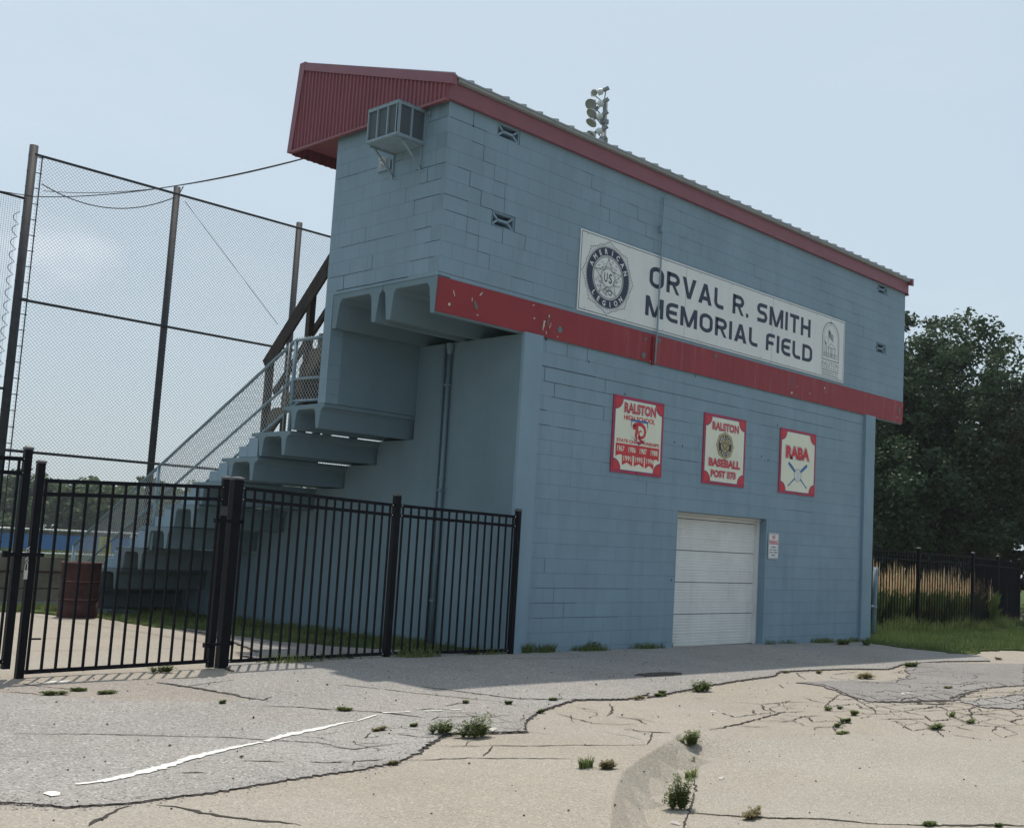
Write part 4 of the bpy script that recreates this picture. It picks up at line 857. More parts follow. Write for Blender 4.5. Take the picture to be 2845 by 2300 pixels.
for i in range(14): ribbon(m, [(7.455+i*.034, 4.985), (7.455+i*.034, 5.045)], .004, Y-.001)
ribbon(m, [(7.45, 5.045), (7.93, 5.045)], .004, Y-.001); ribbon(m, [(7.45, 4.985), (7.93, 4.985)], .005, Y-.001)
letters(m, 'RALSTON', 7.40, 7.98, 4.80, 4.875, Y-.001, -.01); letters(m, 'N E B R A S K A', 7.40, 7.98, 4.745, 4.785, Y-.001, -.005)
letters(m, 'INDEPENDENCE CITY', 7.41, 7.97, 4.655, 4.685, Y-.001, 0)
m.box(7.40, 7.98, Y-.001, Y, 4.712, 4.724); m.box(7.40, 7.98, Y-.001, Y, 4.618, 4.630)
m.build('town_seal', 'grey_ink', NB)

# three red-framed banners
BY = .012; L1 = BY-.0015; L2 = BY-.003; L3 = BY-.0045; L4 = BY-.006
def banner(x0, x1, z0, z1, label):
    th = board('banner_sign', x0, x1, z0, z1, 'sred_dark', label, 'sign', .014, BY)
    b = .045; r_ = .16; m = MB()
    pts = [(x0+b, z0+b+r_), (x0+b, z1-b-r_)]+[(x0+b*.4+r_*1.12*math.cos(R(a)), z1-b*.4-r_*1.12*math.sin(R(90-(90-abs(a))))) for a in ()]
    def corner(cx, cz, a0, a1): return [(cx+r_*math.cos(R(a0+(a1-a0)*i/8)), cz+r_*math.sin(R(a0+(a1-a0)*i/8))) for i in range(9)]
    pts = corner(x0+b, z1-b, -90, 0)+corner(x1-b, z1-b, 180, 270)+corner(x1-b, z0+b, 90, 180)+corner(x0+b, z0+b, 0, 90)
    fill(m, pts, L1); f = m.build('face', 'cream', th)
    m = MB(); ribbon(m, pts, .008, L2, True); m.build('face_outline', 'sblue', th)
    m = MB()
    for (cx, cz, a0) in ((x0+b, z1-b, -90), (x1-b, z1-b, 180), (x1-b, z0+b, 90), (x0+b, z0+b, 0)):
        fill(m, [(cx, cz)]+[(cx+(r_-.012)*math.cos(R(a0+90*i/8)), cz+(r_-.012)*math.sin(R(a0+90*i/8))) for i in range(9)], L2)
    m.build('corner_patch', 'sred', th)
    m = MB()
    for (px, pz) in ((x0+.02, z1-.02), (x1-.02, z1-.02), ((x0+x1)/2, z1-.02), (x0+.02, (z0+z1)/2), ((x0+x1)/2, z0+.02)): fill(m, ell(px, pz, .008, .008, n=6)[:6], L2)
    m.build('grommet', 'dark', th)
    return th
def outlined(th, s, x0, x1, z0, z1, bold, o1=.05, mat='sred'):
    m = MB(); letters(m, s, x0, x1, z0, z1, L2, bold, o1+.022); m.build('lettering_outline', 'grey_ink', th)
    m = MB(); letters(m, s, x0, x1, z0, z1, L3, bold, o1); m.build('lettering_halo', 'white', th)
    m = MB(); letters(m, s, x0, x1, z0, z1, L4, bold); m.build('lettering', mat, th)
b1 = banner(1.850, 2.998, 2.318, 3.465, 'red and cream banner reading RALSTON HIGH SCHOOL STATE CHAMPIONSHIPS, the leftmost of three')
outlined(b1, 'RALSTON', 2.085, 2.80, 3.225, 3.375, .035, .03)
m = MB(); letters(m, 'HIGH SCHOOL', 2.085, 2.79, 3.115, 3.19, L3, .03); letters(m, 'STATE CHAMPIONSHIPS', 1.945, 2.905, 2.775, 2.825, L3, .03)
RB = [(1.935, 2.755), (2.915, 2.755), (2.915, 2.555), (2.855, 2.585), (2.80, 2.565), (2.80, 2.42), (2.70, 2.475), (2.60, 2.42), (2.60, 2.595), (2.575, 2.595), (2.575, 2.43), (2.465, 2.48), (2.35, 2.43), (2.35, 2.595), (2.315, 2.595), (2.315, 2.43), (2.19, 2.48), (2.085, 2.43), (2.085, 2.58), (2.03, 2.59), (1.935, 2.555)]
fill(m, RB, L2)
hx, hz = 2.44, 2.985      # curled horn badge
ribbon(m, [(hx-.155, hz+.055), (hx-.10, hz+.085), (hx-.03, hz+.098), (hx+.05, hz+.092), (hx+.11, hz+.055), (hx+.135, hz-.005), (hx+.12, hz-.065), (hx+.075, hz-.10), (hx+.02, hz-.10), (hx-.01, hz-.06), (hx-.005, hz-.02), (hx+.03, hz+.0), (hx+.06, hz-.02)], [.03, .05, .055, .055, .05, .05, .045, .04, .035, .03, .025, .02, .012], L3)
ribbon(m, [(hx-.06, hz+.07), (hx-.055, hz-.01), (hx-.075, hz-.09), (hx-.05, hz-.155)], [.07, .06, .05, .03], L3)
ribbon(m, [(hx-.02, hz-.09), (hx+.03, hz-.14), (hx+.10, hz-.17), (hx+.14, hz-.165)], [.05, .045, .03, .005], L3)
fill(m, [(hx-.155, hz+.05), (hx-.10, hz+.08), (hx-.08, hz+.03), (hx-.10, hz-.0), (hx-.15, hz+.01)], L3)
m.build('lettering', 'sred', b1)
m = MB(); ribbon(m, [(hx-.19, hz+.02), (hx-.18, hz+.135), (hx+.18, hz+.135), (hx+.19, hz+.02)], [.004, .022, .022, .004], L3); m.box(hx-.18, hx+.18, L3-.001, L3, hz+.125, hz+.155)
ribbon(m, [(hx-.17, hz-.10), (hx-.06, hz-.17), (hx, hz-.215), (hx+.06, hz-.17), (hx+.15, hz-.12)], [.003, .02, .028, .02, .003], L2); m.build('badge_shield', 'sblue', b1)
m = MB()
for i, t in enumerate(('1967', '1986', '1987', '1988')): letters(m, t, 1.965+i*.252, 2.125+i*.252, 2.635, 2.72, L3, .02)
for i, t in enumerate(('1991', '1995', '1996')): letters(m, t, 2.115+i*.258, 2.285+i*.258, 2.50, 2.58, L3, .02)
m.build('year_lettering', 'cream', b1)
b2 = banner(4.008, 5.150, 2.320, 3.468, 'red and cream banner reading RALSTON BASEBALL POST 373 with gold seal, between two others')
outlined(b2, 'RALSTON', 4.22, 4.94, 3.215, 3.345, .035, .03); outlined(b2, 'BASEBALL', 4.16, 5.01, 2.615, 2.745, .045, .035); outlined(b2, 'POST 373', 4.225, 4.90, 2.435, 2.555, .045, .035)
sx_, sz_ = 4.578, 2.975
m = MB(); fill(m, [(sx_+math.sin(2*math.pi*i/32)*(.215+(.018 if i % 4 == 0 else 0)), sz_+math.cos(2*math.pi*i/32)*(.205+(.016 if i % 4 == 0 else 0))) for i in range(32)], L2); o = m.build('seal', 'gold', b2)
m = MB(); ring(m, sx_, sz_, .112, .175, L3); star = [(sx_+math.sin(math.pi*i/5)*(.10 if i % 2 == 0 else .05), sz_+math.cos(math.pi*i/5)*(.10 if i % 2 == 0 else .05)) for i in range(10)]
ribbon(m, star, .010, L3, True); ring(m, sx_, sz_, .036, .043, L3, 24); ribbon(m, [(sx_+math.sin(2*math.pi*i/32)*(.22+(.018 if i % 4 == 0 else 0)), sz_+math.cos(2*math.pi*i/32)*(.21+(.016 if i % 4 == 0 else 0))) for i in range(32)], .006, L3, True); m.build('seal_band', 'navy', o)
m = MB(); arc_letters(m, 'AMERICAN', sx_, sz_, .143, .042, R(-66), R(66), L4, .03, False, .9); arc_letters(m, 'LEGION', sx_, sz_, .143, .042, R(-46), R(46), L4, .03, True, .9); m.build('seal_lettering', 'cream', o)
b3 = banner(6.178, 7.335, 2.320, 3.470, 'red and cream banner reading RABA over crossed bats, the rightmost of three')
outlined(b3, 'RABA', 6.36, 7.12, 2.955, 3.175, .06, .035)
m = MB(); bx, bz = 6.755, 2.665
for sg in (-1, 1):
    ribbon(m, [(bx+sg*.30, bz+.205), (bx+sg*.19, bz+.135), (bx+sg*.05, bz+.035), (bx-sg*.15, bz-.105), (bx-sg*.27, bz-.19), (bx-sg*.30, bz-.21)], [.055, .062, .045, .026, .022, .036], L2 if sg > 0 else L2-.0006)
m.build('bat', 'sblue', b3)
m = MB(); fill(m, ell(bx, bz, .105, .112, n=24)[:24], L3); o = m.build('ball', 'white', b3)
m = MB(); ring(m, bx, bz, .107, .114, L4, 32); ribbon(m, arc(bx-.085, bz, .065, .09, -65, 65), .006, L4); ribbon(m, arc(bx+.085, bz, .065, .09, 115, 245), .006, L4); m.build('ball_outline', 'grey_ink', o)
# no parking plate
pn = thing('parking_sign', (6.08, 0, 1.15), 'small white NO PARKING plate beside the garage door', 'sign')
x0, x1, z0, z1 = 5.926, 6.236, 1.155, 1.598
def rrect(a, b, c, d, r_): return arc(b-r_, d-r_, r_, r_, 0, 90, 4)+arc(a+r_, d-r_, r_, r_, 90, 180, 4)+arc(a+r_, c+r_, r_, r_, 180, 270, 4)+arc(b-r_, c+r_, r_, r_, 270, 360, 4)
MB().prism(rrect(x0, x1, z0, z1, .03), 'y', .013, .017).build('plate', 'white', pn)
m = MB(); ribbon(m, rrect(x0+.014, x1-.014, z0+.014, z1-.014, .022), .007, .0115, True)
for (zz_, segs) in ((1.355, ((6.02, 6.06), (6.07, 6.15))), (1.308, ((5.98, 6.03), (6.055, 6.085), (6.11, 6.18))), (1.262, ((5.975, 6.03), (6.055, 6.08), (6.10, 6.19))), (1.215, ((6.02, 6.14),))):
    for (a, b) in segs:
        k = a
        while k < b: m.box(k, k+.008, .0110, .0115, zz_-.011, zz_+.011); m.box(k, k+.012, .0110, .0114, zz_+(.006 if int(k*1000) % 3 else -.008), zz_+(.010 if int(k*1000) % 3 else -.004)); k += .014
m.build('small_print', 'grey_ink', pn)
m = MB(); letters(m, 'NO', 6.035, 6.13, 1.495, 1.565, .0112, .03); letters(m, 'PARKING', 5.955, 6.212, 1.40, 1.475, .0112, .02); m.build('lettering', 'sred', pn)
# ================================================================ STAND BEHIND THE BUILDING
gs = thing('grandstand', (2, 6, -.3), 'stepped blue-grey precast concrete grandstand descending behind the building', 'grandstand')
for i in range(9):
    y = 2.285+.794*i; zt = 3.005-.3525*i; zb = 2.657-.3525*i; t = .055
    zb += .006
    pr = [(y, zt), (y, zt-t), (y+.05, zt-t-.01), (y+.085, zt-t-.05), (y+.115, zb), (y+.175, zb), (y+.215, zt-t-.05), (y+.26, zt-t-.012), (y+.63, zt-t-.012), (y+.675, zt-t-.05), (y+.71, zb), (y+.77, zb), (y+.805, zt-t-.05), (y+.84, zt-t-.01), (y+1.02, zt-t+.005), (y+1.02, zt)]
    tr = MB().prism(pr, 'x', XL, XR-.3).build('tier', 'tee' if i < 6 else 'tee_shade', gs, bevel=.006)
    if i >= 1:
        zn = zt-.3525
        MB().box(XL+.01, XL+.95, y+.845, y+1.10, zn+.002, zt-t-.012).build('step_block', 'pilaster', tr, bevel=.008)
        MB().box(XL+.01, XL+.95, y+1.102, y+1.36, zn+.002, zn+.165).build('step_block', 'pilaster', tr, bevel=.008)
MB().box(XL+.02, XL+.5, 8.2, 9.6, -.32, -.17).build('footing', 'tee_shade', gs)
MB().box(XL+.1, .0, 9.35, 9.5, -.3, .12).build('footing', 'tee_shade', gs)
# railing of the stand
rl = thing('stair_railing', (-1.45, 6, 0), 'sloping blue-grey pipe railing with chain link infill down the side of the stand', 'railing')
RX = -1.45
def rpt(y, z): return (RX, y, z)
topl = [(2.47, 3.955), (3.22, 3.968), (9.80, .88)]; midl = [(2.5, 3.385), (3.18, 3.40), (9.80, .33)]; botl = [(3.0, 3.075), (3.27, 2.955), (9.80, -.13)]
def zl(l, y):
    for a, b in zip(l, l[1:]):
        if a[0] <= y <= b[0]: return a[1]+(b[1]-a[1])*(y-a[0])/(b[0]-a[0])
    return l[-1][1]
for nm, l, r_ in (('top_rail', topl, .024), ('middle_rail', midl, .021), ('bottom_rail', botl, .021)):
    MB().tube([rpt(*p) for p in l], r_, 10).build(nm, 'blue_rail', rl, smooth=True)
MB().tube([rpt(2.47, 3.07), rpt(3.2, 3.085)], .02, 8).build('bottom_rail', 'blue_rail', rl, smooth=True)
for y in (3.20, 6.95, 9.80):
    MB().tube([rpt(y, zl(botl, max(3.0, y))-(.35 if y < 9 else .2)), rpt(y, zl(topl, y)-.01)], .027, 10).build('post', 'blue_rail', rl, smooth=True)
MB().tube([(RX-.045, 3.30, 2.66), (RX-.045, 3.30, 3.93)], .012, 6).build('post', 'galv', rl, smooth=True)
V, Fc = [], []
for poly in ([(2.48, 3.08), (3.20, 3.08), (3.20, 4.02), (2.48, 4.0)], [(3.22, 2.985), (9.80, -.08), (9.80, .94), (3.22, 4.03)]):
    v, f = wires(poly, lambda a, b, o: (RX+.03+o, a, b), .056, .0048, ((1, 1.15), (1, -1.15)))
    Fc += [tuple(k+len(V) for k in q) for q in f]; V += v
npmesh('chain_link', V, Fc, 'wire', rl)
# wooden stair to the press box
ws = thing('wooden_stair', (-.9, 4, 1.5), 'weathered brown wooden stair with broad handrails rising behind the press box corner', 'stair')
def wd(p, q, w, h, nm, mat='wood'): MB().beam(p, q, w, h).build(nm, mat, ws)
for x in (-.95, -.05):
    wd((x, 4.86, 3.83), (x, 2.55, 5.98), .05, .13, 'handrail'); 
wd((-.985, 4.74, 3.74), (-.985, 2.55, 5.75), .035, .10, 'handrail')
for x in (-.90, -.02): wd((x, 4.62, 3.36), (x, 2.55, 5.27), .045, .10, 'lower_rail')
for k in range(8):
    y = 4.47-.215*k; z = 3.12+.211*k
    wd((-.95, y-.10, z-.02), (.0, y-.10, z-.02), .28, .04, 'tread', 'wood2'); wd((-.93, y-.21, z+.09), (.0, y-.21, z+.09), .03, .18, 'riser', 'wood2')
m = MB(); 
for x in (-.97, .0): m.prism([(4.60, 2.62), (4.60, 3.02), (4.47, 3.10)]+sum([[(4.47-.215*k-.22, 3.12+.211*k-.03), (4.47-.215*k-.22, 3.12+.211*k+.17)] for k in range(8)], [])+[(2.55, 4.72), (2.55, 4.45)], 'x', x-.02, x+.02)
m.build('stringer', 'wood2', ws)
for (x, y, zb_, zt_) in ((-.95, 4.72, 2.31, 3.86), (-.05, 4.72, 2.31, 3.86), (-.95, 3.7, 2.66, 4.8), (-.05, 3.7, 2.66, 4.8)): wd((x, y, zb_), (x, y, zt_), .09, .10, 'post')

# ================================================================ AC CAGE
ac = thing('air_conditioner', (XL, .78, 6.3), 'caged window air conditioner on brackets high on the left end wall', 'air conditioner')
ax0, ax1, ay0, ay1, az0, az1 = -1.955, XL-.002, .45, 1.10, 6.31, 6.745
MB().box(ax0+.02, ax1, ay0+.02, ay1-.02, az0+.02, az1-.02).build('case', 'ac_mesh', ac)
m = MB(); t = .022
for (x, y) in ((ax0, ay0), (ax0, ay1-t), (ax1-t, ay0), (ax1-t, ay1-t)): m.box(x, x+t, y, y+t, az0, az1)
m.box(ax0, ax0+.045, ay0-.002, ay0+.045, az0, az1)
for z in (az0-.002, az1-t): m.box(ax0, ax1, ay0-.001, ay0+t, z, z+t+.01); m.box(ax0, ax1, ay1-t, ay1+.001, z, z+t+.01); m.box(ax0-.001, ax0+t, ay0, ay1, z, z+t+.01)
for k in (1, 2): yy = ay0+(ay1-ay0)*k/3; m.box(ax0-.004, ax0+t, yy-.011, yy+.011, az0+.02, az1-.02)
xx = (ax0+ax1)/2; m.box(xx-.012, xx+.012, ay0-.004, ay0+t, az0+.02, az1-.02)
m.build('cage_frame', 'ac', ac)
MB().box(ax0+.005, ax1, ay0+.004, ay1-.004, az0-.012, az0-.003).build('base_tray', 'ac', ac)
MB().box(ax0-.004, ax1, ay0-.004, ay1+.004, az1+.012, az1+.02).build('top_sheet', 'ac', ac)
for y in (.50, 1.09):
    m = MB(); m.beam((XL-.012, y, 6.29), (-1.90, y, 6.283), .022, .022); m.beam((XL-.012, y, 6.29), (XL-.012, y, 5.95), .022, .022); m.beam((XL-.012, y, 6.0), (-1.83, y, 6.28), .022, .022); m.beam((XL-.006, y, 5.95), (XL-.006, y-.07, 5.95), .012, .02)
    m.build('bracket', 'ac', ac)
m = MB(); m.box(XL-.03, XL-.002, 1.14, 1.42, 6.10, 6.23); m.build('wall_box', 'ac', ac)
m = MB(); cr_ = random.Random(2)
m.tube([(XL-.06+cr_.uniform(-.03, .03), 1.25+cr_.uniform(-.10, .10), 6.22+cr_.uniform(-.07, .07)) for _ in range(26)], .006, 5); m.build('wire_coil', 'alu', ac)
MB().tube([(XL-.02, .44, 6.70), (XL-.03, .36, 6.72), (XL-.02, .36, 6.66)], .012, 6).build('wire_clip', 'ac', ac)

# ================================================================ BLACK FENCE AND GATE
def fpost(par, x, y, z0, z1, w, name='post', cap=True):
    o = MB().box(x-w/2, x+w/2, y-w/2, y+w/2, z0, z1).build(name, 'black_metal', par, bevel=.003)
    if cap:
        m = MB(); h = w/2+.004; m.box(x-h, x+h, y-h, y+h, z1+.0005, z1+.02)
        m.add([(x-h, y-h, z1+.02), (x+h, y-h, z1+.02), (x+h, y+h, z1+.02), (x-h, y+h, z1+.02), (x-h*.45, y-h*.45, z1+.034), (x+h*.45, y-h*.45, z1+.034), (x+h*.45, y+h*.45, z1+.034), (x-h*.45, y+h*.45, z1+.034)],
              [(0,1,5,4),(1,2,6,5),(2,3,7,6),(3,0,4,7),(4,5,6,7)])
        m.build('post_cap', 'cap', o)
    return o
def infill(par, a, b, zt0, zt1, z20, z21, zb0, zb1, n, pw=.019, rw=.028, rh=.036, name='panel', ext=.0):
    """rails and pickets between two ground points; heights at each end"""
    P = MB(); L = math.hypot(b[0]-a[0], b[1]-a[1]); ux, uy = (b[0]-a[0])/L, (b[1]-a[1])/L
    for k in range(n):
        t = (k+.5)/n; x, y = a[0]+(b[0]-a[0])*t, a[1]+(b[1]-a[1])*t
        P.beam((x, y, zb0+(zb1-zb0)*t-ext), (x, y, zt0+(zt1-zt0)*t), pw, pw, up=(ux, uy, 0))
    o = P.build(name, 'black_metal', par)
    for (p, q) in ((zt0, zt1), (z20, z21), (zb0, zb1)):
        MB().beam((a[0], a[1], p), (b[0], b[1], q), rw, rh).build('rail', 'black_metal', o)
    m = MB()
    for (x, y, s_) in ((a[0], a[1], 1), (b[0], b[1], -1)):
        for zz_ in ((zt0, z20, zb0) if s_ > 0 else (zt1, z21, zb1)): m.lathe([(0, -.022), (.007, -.021), (.008, -.014), (.0, -.013)], (x+ux*.03*s_, y+uy*.03*s_, zz_), (0, 1, 0), 8)
    m.build('bolt', 'bolt', o)
    return o
p1, p2, p3 = (.02, -.075), (-1.85, .04), (-4.06, -.2)
fn = thing('iron_fence', (-2, 0, -.27), 'black iron picket fence running from the gate post to the building corner', 'fence')
fpost(fn, *p1, -.35, 1.625, .062); fpost(fn, *p2, -.35, 1.70, .075)
infill(fn, (p3[0]+.05, p3[1]+.005), (p2[0]-.04, p2[1]-.004), 1.635, 1.585, 1.515, 1.465, -.165, -.185, 18)
infill(fn, (p2[0]+.04, p2[1]), (p1[0]-.03, p1[1]), 1.585, 1.548, 1.465, 1.425, -.185, -.20, 16)
gp = thing('gate_post', (p3[0], p3[1], -.3), 'thick black square gate post carrying the right gate leaf', 'post')
fpost(gp, *p3, -.33, 1.715, .10)
def gate(label, a, b, dz, hinge, n):
    th = thing('gate_leaf', (a[0], a[1], -.2), label, 'gate', 'leaves of the double gate')
    for (x, y, nm) in ((*a, 1), (*b, 2)): fpost(th, x, y, -.215+dz, 1.70+dz+(0 if nm == 1 else .01), .062, 'stile')
    infill(th, a, b, 1.545+dz, 1.625+dz, 1.425+dz, 1.50+dz, -.155+dz, -.15+dz, n)
    return th
L1a, L1b = (-6.075, -.43), (-4.205, -.235)
g1 = gate('black picket gate leaf hung on the thick gate post', L1a, L1b, 0, None, 15)
g2 = gate('black picket gate leaf cut off by the left edge of the photo', (-8.3, -.60), (-6.205, -.46), .10, None, 16)
m = MB()
for z in (1.28, .02): m.tube([(-4.30, -.30, z), (-4.06, -.27, z)], .014, 8); m.box(-4.32, -4.27, -.33, -.27, z-.025, z+.02); m.box(-4.00, -3.985, -.28, -.15, z-.02, z+.02)
m.build('hinge', 'black_metal', g1)
MB().box(-4.255, -4.175, -.275, -.266, 1.33, 1.43).build('worn_plate', 'pole', g1)
m = MB(); m.box(-6.30, -6.00, -.51, -.495, .865, .90); m.box(-6.34, -6.30, -.52, -.48, .855, .91); m.build('latch_bar', 'black_metal', g1)
pd = thing('padlock', (-6.13, -.49, .70), 'silver padlock and chain where the two gate leaves meet', 'padlock')
MB().box(-6.150, -6.118, -.505, -.485, .665, .745).build('body', 'bolt', pd, bevel=.004); m = MB(); m.tube([(-6.145, -.495, .745), (-6.143, -.495, .80), (-6.134, -.495, .815), (-6.124, -.495, .80), (-6.123, -.495, .745)], .004, 6); m.build('shackle', 'bolt', pd)
m = MB()
for k in range(6): m.tube([(-6.134+.012*math.cos(t_*.9), -.495+(.010*math.sin(t_*.9) if k % 2 else 0), .83+k*.022+(.012*math.sin(t_*.9) if k % 2 == 0 else .012*math.cos(t_*.9))) for t_ in range(8)], .003, 5)
m.build('chain', 'bolt', pd)
MB().tube([(-6.04, -.47, .14), (-5.93, -.44, .135)], .009, 6).build('drop_bolt', 'black_metal', g1)

# fence at the right
rf = thing('iron_fence', (16, 1.5, -.4), 'black iron picket fence on the lawn right of the building', 'fence')
fr = [(9.65, 1.62), (11.75, 1.58), (14.22, 1.50), (16.95, 1.40), (19.9, 2.05), (23.0, 2.75)]
for i, (x, y) in enumerate(fr[1:]): fpost(rf, x, y, -.7, 1.60-.022*(i+1), .08 if i else .05)
for i in range(5):
    a, b = fr[i], fr[i+1]; s_ = lambda k: -.022*k
    infill(rf, a, b, 1.50+s_(i), 1.50+s_(i+1), 1.33+s_(i), 1.33+s_(i+1), -.36, -.40, int(math.dist(a, b)/.119), ext=.05)
rf2 = thing('iron_fence', (25, 4, -.4), 'far return run of black fence seen through the right fence', 'fence')
f2 = [(23.0, 2.75), (25.4, 4.6), (28.4, 6.9), (33, 10.5)]
for (x, y) in f2[1:]: fpost(rf2, x, y, -.7, 1.50, .08)
for i in range(3):
    a, b = f2[i], f2[i+1]; infill(rf2, a, b, 1.40, 1.40, 1.24, 1.24, -.45, -.45, int(math.dist(a, b)/.119), ext=.05)
pv = thing('pipe_bollard', (10.95, .80, -.4), 'slim blue-grey pipe standing in grass beside the building corner', 'pipe')
MB().tube([(10.93, .78, -.5), (10.99, .80, .55), (11.02, .81, 1.08)], .055, 12).build('pipe', 'blue_rail', pv, smooth=True)
MB().tube([(10.96, .79, .20), (10.965, .79, .28)], .064, 12).build('coupling', 'blue_rail', pv, smooth=True)

# ================================================================ BACKSTOP, WIRES, LAMP
YB = 14.5
bs = thing('backstop', (2, YB, -.3), 'tall chain link backstop with rusty poles and three rails behind the stand', 'backstop')
for (x, zt) in ((-1.12, 9.26), (2.0, 9.24), (5.2, 9.22), (8.4, 9.2), (11.6, 9.2)):
    MB().tube([(x, YB, -.35), (x, YB, zt-.02)], .085 if x < 0 else .075, 10).build('pole', 'pole', bs, smooth=True)
for z in (9.04, 5.90, 2.73): MB().tube([(-1.12, YB-.06, z), (11.6, YB-.06, z)], .03, 8).build('rail', 'pole', bs, smooth=True)
V, Fc = wires([(-1.0, -.25), (11.6, -.25), (11.6, 9.04), (-1.0, 9.04)], lambda a, b, o: (a, YB-.03+o, b), .057, .0040)
npmesh('chain_link', V, Fc, 'wire_dark', bs)
m = MB()
for k in range(28): z = 9.0-k*.34; m.tube([(-1.22, YB-.02, z), (-.93, YB-.05, z)], .010, 6)
m.tube([(-.95, YB-.04, -.2), (-.95, YB-.04, 9.05)], .012, 6); m.build('tension_band', 'pole', bs)
sn = thing('side_netting', (-3, YB, -.3), 'lower black square netting with loose scalloped edge left of the tallest pole', 'netting')
V, Fc = wires([(-6.2, 2.9), (-1.30, 3.6), (-1.25, 8.02), (-6.2, 8.15)], lambda a, b, o: (a, YB+.03+o, b), .046, .0035, ((1, .0), (.0, 1)))
npmesh('net', V, Fc, 'wire_dark', sn)
for z0_, z1_ in ((8.15, 8.06), (4.05, 4.0)): MB().tube([(-6.2, YB, z0_), (-1.2, YB, z1_)], .028, 8).build('rail', 'pole', sn, smooth=True)
pts = []
for k in range(15):
    z = 7.75-k*.27
    for t_ in range(5): pts.append((-1.26-.12*abs(math.sin(math.pi*t_/5)), YB-.02, z-.27*t_/5))
MB().tube(pts, .007, 5).build('edge_rope', 'cable', sn)
V, Fc = wires([(-6.2, -.25), (-1.2, -.25), (-1.2, 2.73), (-6.2, 2.73)], lambda a, b, o: (a, YB+.0+o, b), .052, .0037)
npmesh('chain_link', V, Fc, 'wire_dark', sn); MB().tube([(-6.2, YB, 2.73), (-1.2, YB, 2.73)], .03, 8).build('rail', 'pole', sn, smooth=True)
def sag(p, q, s_, n=24): return [tuple(Vector(p).lerp(Vector(q), i/n)+Vector((0, 0, -s_*4*(i/n)*(1-i/n)))) for i in range(n+1)]
def cable(pts, r_, label): tag(MB().tube(pts, r_, 5).build('cable', 'cable', smooth=True), label, 'cable')
cable(sag((-1.36, 3.46, 6.76), (-1.05, YB-.1, 8.12), .18)+sag((-1.05, YB-.1, 8.12), (-6.5, YB, 8.05), .12)[1:], .010, 'dark overhead cable from the red roof eave to the tallest backstop pole')
cable(sag((-1.36, 3.46, 6.755), (-.95, YB-.3, 8.24), .22), .007, 'thin slack wire hanging just under the overhead cable')
cable(sag((-.95, YB-.15, 8.42), (2.0, YB-.15, 9.0), .42), .012, 'slack black wire looping between the two left backstop poles')
cable(sag((2.0, YB-.12, 9.02), (-1.08, 7.8, 7.16), .0), .010, 'short wire joining the overhead cable to the second backstop pole')
cable(sag((2.15, YB-.12, 8.9), (4.75, YB-.15, 6.45), .0), .006, 'fine straight guy wire slanting down across the backstop mesh')

lp = thing('floodlight_pole', (31.2, 29.4, -.5), 'tall field floodlight pole with a cluster of round lamps above the roof', 'floodlight')
lx, ly = 31.2, 29.4
MB().tube([(lx, ly, -.5), (lx, ly, 25.0)], .20, 10, .13).build('pole', 'ballast', lp, smooth=True)
SCx = Vector((-.63, .776, 0)); 
def dish(off, z, tilt, yawd, r_=.30):
    """off: metres to the left of the pole as seen from the yard"""
    c = Vector((lx, ly, z))+SCx*off+Vector((-.776, -.63, 0))*.25
    ax = Vector((math.cos(R(yawd)), math.sin(R(yawd)), 0))*math.cos(R(tilt))+Vector((0, 0, -math.sin(R(tilt))))
    o = MB().lathe([(.07, -.30), (.10, -.26), (.18, -.16), (r_*.92, -.03), (r_, .02), (r_*.97, .03)], c, ax, 20).build('lamp_reflector', 'alu', lp, smooth=True)
    MB().lathe([(0, .02), (r_*.96, .02)], c, ax, 20).build('lamp_glass', 'lens', o)
    MB().beam(tuple(c-ax*.30), tuple(c-ax*.62), .17, .15).build('lamp_ballast', 'ballast', o)
    m = MB(); m.beam(tuple(c-ax*.45), (lx-.0+SCx.x*off*.2, ly+SCx.y*off*.2, min(z, 24.85)), .05, .05); m.build('lamp_arm', 'ballast', o)
for (off, z, tl, yw) in ((.60, 25.25, 10, 232), (.74, 24.6, 38, 205), (.66, 24.1, 50, 180), (.66, 23.6, 60, 170), (.62, 22.9, 45, 165), (.55, 22.3, 48, 175), (.38, 25.25, 25, 120), (.34, 24.6, 30, 120), (.34, 23.9, 30, 120), (.32, 23.1, 30, 120), (.32, 22.5, 30, 110)): dish(off, z, tl, yw, .31 if off > .6 else .17)
for z in (23.75, 22.75): MB().box(lx-.18, lx+.14, ly-.18, ly+.18, z-.10, z+.14).build('control_box', 'ballast', lp)
MB().tube([(lx-.3, ly+.4, 21.4), (lx-.2, ly+.3, 20.9), (lx-.1, ly+.15, 21.3)], .02, 5).build('loose_wire', 'ballast', lp)

# ================================================================ DRUMS AND FIELD FURNITURE
def drum(x, y, z, label, lean=0):
    th = thing('steel_drum', (x, y, z), label, 'drum', 'rusty steel drums in the yard')
    pr = [(0, .0), (.28, .0), (.285, .012), (.285, .28)]+[(.285+.010*math.sin(math.pi*k/4), .28+.01*k) for k in range(5)]+[(.285, .33), (.285, .56)]+[(.285+.010*math.sin(math.pi*k/4), .56+.01*k) for k in range(5)]+[(.285, .61), (.285, .87)]
    MB().lathe(pr, (x, y, z), n=36).build('shell', 'rust', th, smooth=True)
    MB().lathe([(.285, .865), (.293, .87), (.293, .885), (.279, .885), (.279, .87), (.275, .60), (0, .60)], (x, y, z), n=36).build('rim', 'rust2', th, smooth=True)
    m = MB()
    for h in (.300, .580): m.lathe([(.2955, h-.004), (.2965, h), (.2955, h+.004)], (x, y, z), n=36)
    m.build('worn_hoop', 'rust2', th, smooth=True)
    return th
drum(-2.20, 7.65, -.25, 'rusty red steel drum standing beside the foot of the stand')
